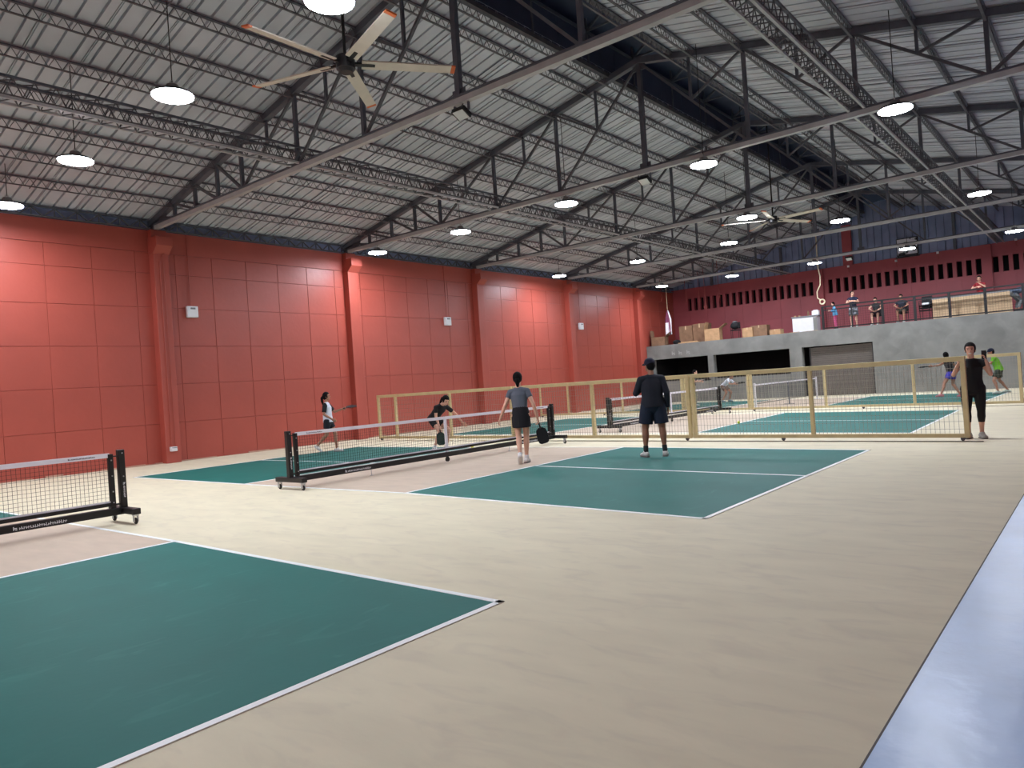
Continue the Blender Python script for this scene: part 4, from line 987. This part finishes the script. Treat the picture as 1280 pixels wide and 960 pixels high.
# 9 white shirt crouching
t, W, wr, J = person('far player in white shirt bending forward near far net', (-4.2, 26.0, .004), R3(-95), 1.62,
  dict(pel=(0,-.14,.78), R=(-48,0,0), Hd=(30,0,0), Lkn=(-.16,.16,.47), Lan=(-.18,.04,.09), Rkn=(.16,.10,.46), Ran=(.20,-.12,.09),
       Lel=(-.26,.34,.86), Lwr=(-.12,.52,.84), Rel=(.26,.34,.86), Rwr=(.14,.54,.84)),
  SKIN_M, .011, (cloth('white_tee', (222, 226, 236)), 'tee', .7), (cloth('brown_shorts', (110, 84, 74)), 'shorts', .6), cloth('blue_shoe', (120, 150, 160)), 'short')
paddle(W((.12,.62,.86)), Matrix.Rotation(R3(-95), 3, 'Z') @ Vector((0,1,.1)), (0,.3,1), 'dark paddle in front of bending white shirt player')
# mezzanine people
ZM = 3.07
person('child in light blue jacket and pink trousers on mezzanine', (-.02, 29.25, ZM), R3(120), 1.28,
  dict(Lel=(-.24,.10,1.12), Lwr=(-.14,.28,1.16), Rel=(.24,.10,1.12), Rwr=(.14,.28,1.16), loose=.03, R=(-6,0,0)), SKIN_L, .012,
  (cloth('light_blue_jacket', (96, 164, 208)), 'tee', 1.8), (cloth('pink_trousers', (222, 96, 140)), 'leggings', 1.8), M_BLACKFAB, 'short')
person('man in navy shirt and grey shorts leaning arms on mezzanine railing', (.84, 29.02, ZM), R3(-168), 1.68,
  dict(pel=(0,-.06,.90), R=(-12,0,0), Hd=(4,0,30), Lkn=(-.10,.0,.48), Rkn=(.10,.02,.48), Rel=(.24,.26,1.12), Rwr=(-.02,.36,1.16), Rhd=(-1,.1,0), Lel=(-.24,.26,1.12), Lwr=(.02,.34,1.18), Lhd=(1,.1,0), shortloose=.02), SKIN_L, .012,
  (cloth('navy_tee', (24, 30, 56)), 'tee', .6), (cloth('grey_shorts', (134, 138, 146)), 'shorts', .85), WSHOE, 'short')
def seated(label, loc, topc, botc, hair='short', cross=True, skin=SKIN_L, rz=180):
    return person(label, loc, R3(rz), 1.62, dict(pel=(0,-.02,.56), R=(-10,0,0), Hd=(-10,0,0), Lkn=(-.13,.40,.52), Lan=(-.12,.40,.09), Rkn=(.13,.40,.52), Ran=(.12,.40,.09),
       Lel=(-.28,.14,.80), Lwr=(-.10,.32,.68), Rel=(.28,.14,.80), Rwr=(.10,.32,.68)), skin, .012, topc, botc, WSHOE, hair)
seated('seated person in dark vest with bare arms on mezzanine', (1.72, 29.43, ZM), (cloth('charcoal_vest', (44, 46, 48)), 'tee', .25), (cloth('dark_maroon_shorts', (60, 34, 40)), 'shorts', .8))
seated('seated person in dark navy top with hands together on mezzanine', (2.78, 29.38, ZM), (cloth('dark_navy_top', (34, 38, 52)), 'tee', .6), (cloth('olive_shorts', (88, 84, 70)), 'shorts', .85), skin=SKIN_M)
person('man in red shirt resting elbows above the tan boards', (5.72, 29.75, ZM), R3(172), 1.70,
  dict(pel=(0,-.05,.90), R=(-10,0,0), Hd=(0,0,10), Lel=(-.24,.24,1.16), Lwr=(-.04,.24,1.32), Lhd=(.5,0,.6), Rel=(.24,.22,1.14), Rwr=(.02,.30,1.18), Rhd=(-1,.1,.1)), SKIN_L, .012,
  (cloth('red_tee', (160, 44, 52)), 'tee', .6), (cloth('black_shorts', (14, 14, 18)), 'shorts', .8), WSHOE, 'short')
person('person in blue grey shirt bending down at right edge of mezzanine', (7.02, 29.15, ZM), R3(-60), 1.62,
  dict(pel=(0,-.12,.80), R=(-70,0,0), Hd=(10,0,0), Lkn=(-.12,.10,.45), Rkn=(.12,.10,.45), Lel=(-.2,.5,.66), Lwr=(-.14,.5,.42), Rel=(.2,.5,.66), Rwr=(.14,.52,.42), loose=.03), SKIN_M, .012,
  (cloth('blue_grey_tee', (86, 102, 124)), 'tee', .6), (cloth('grey_trousers', (120, 124, 126)), 'leggings', 1.8), M_BLACKFAB, 'short')
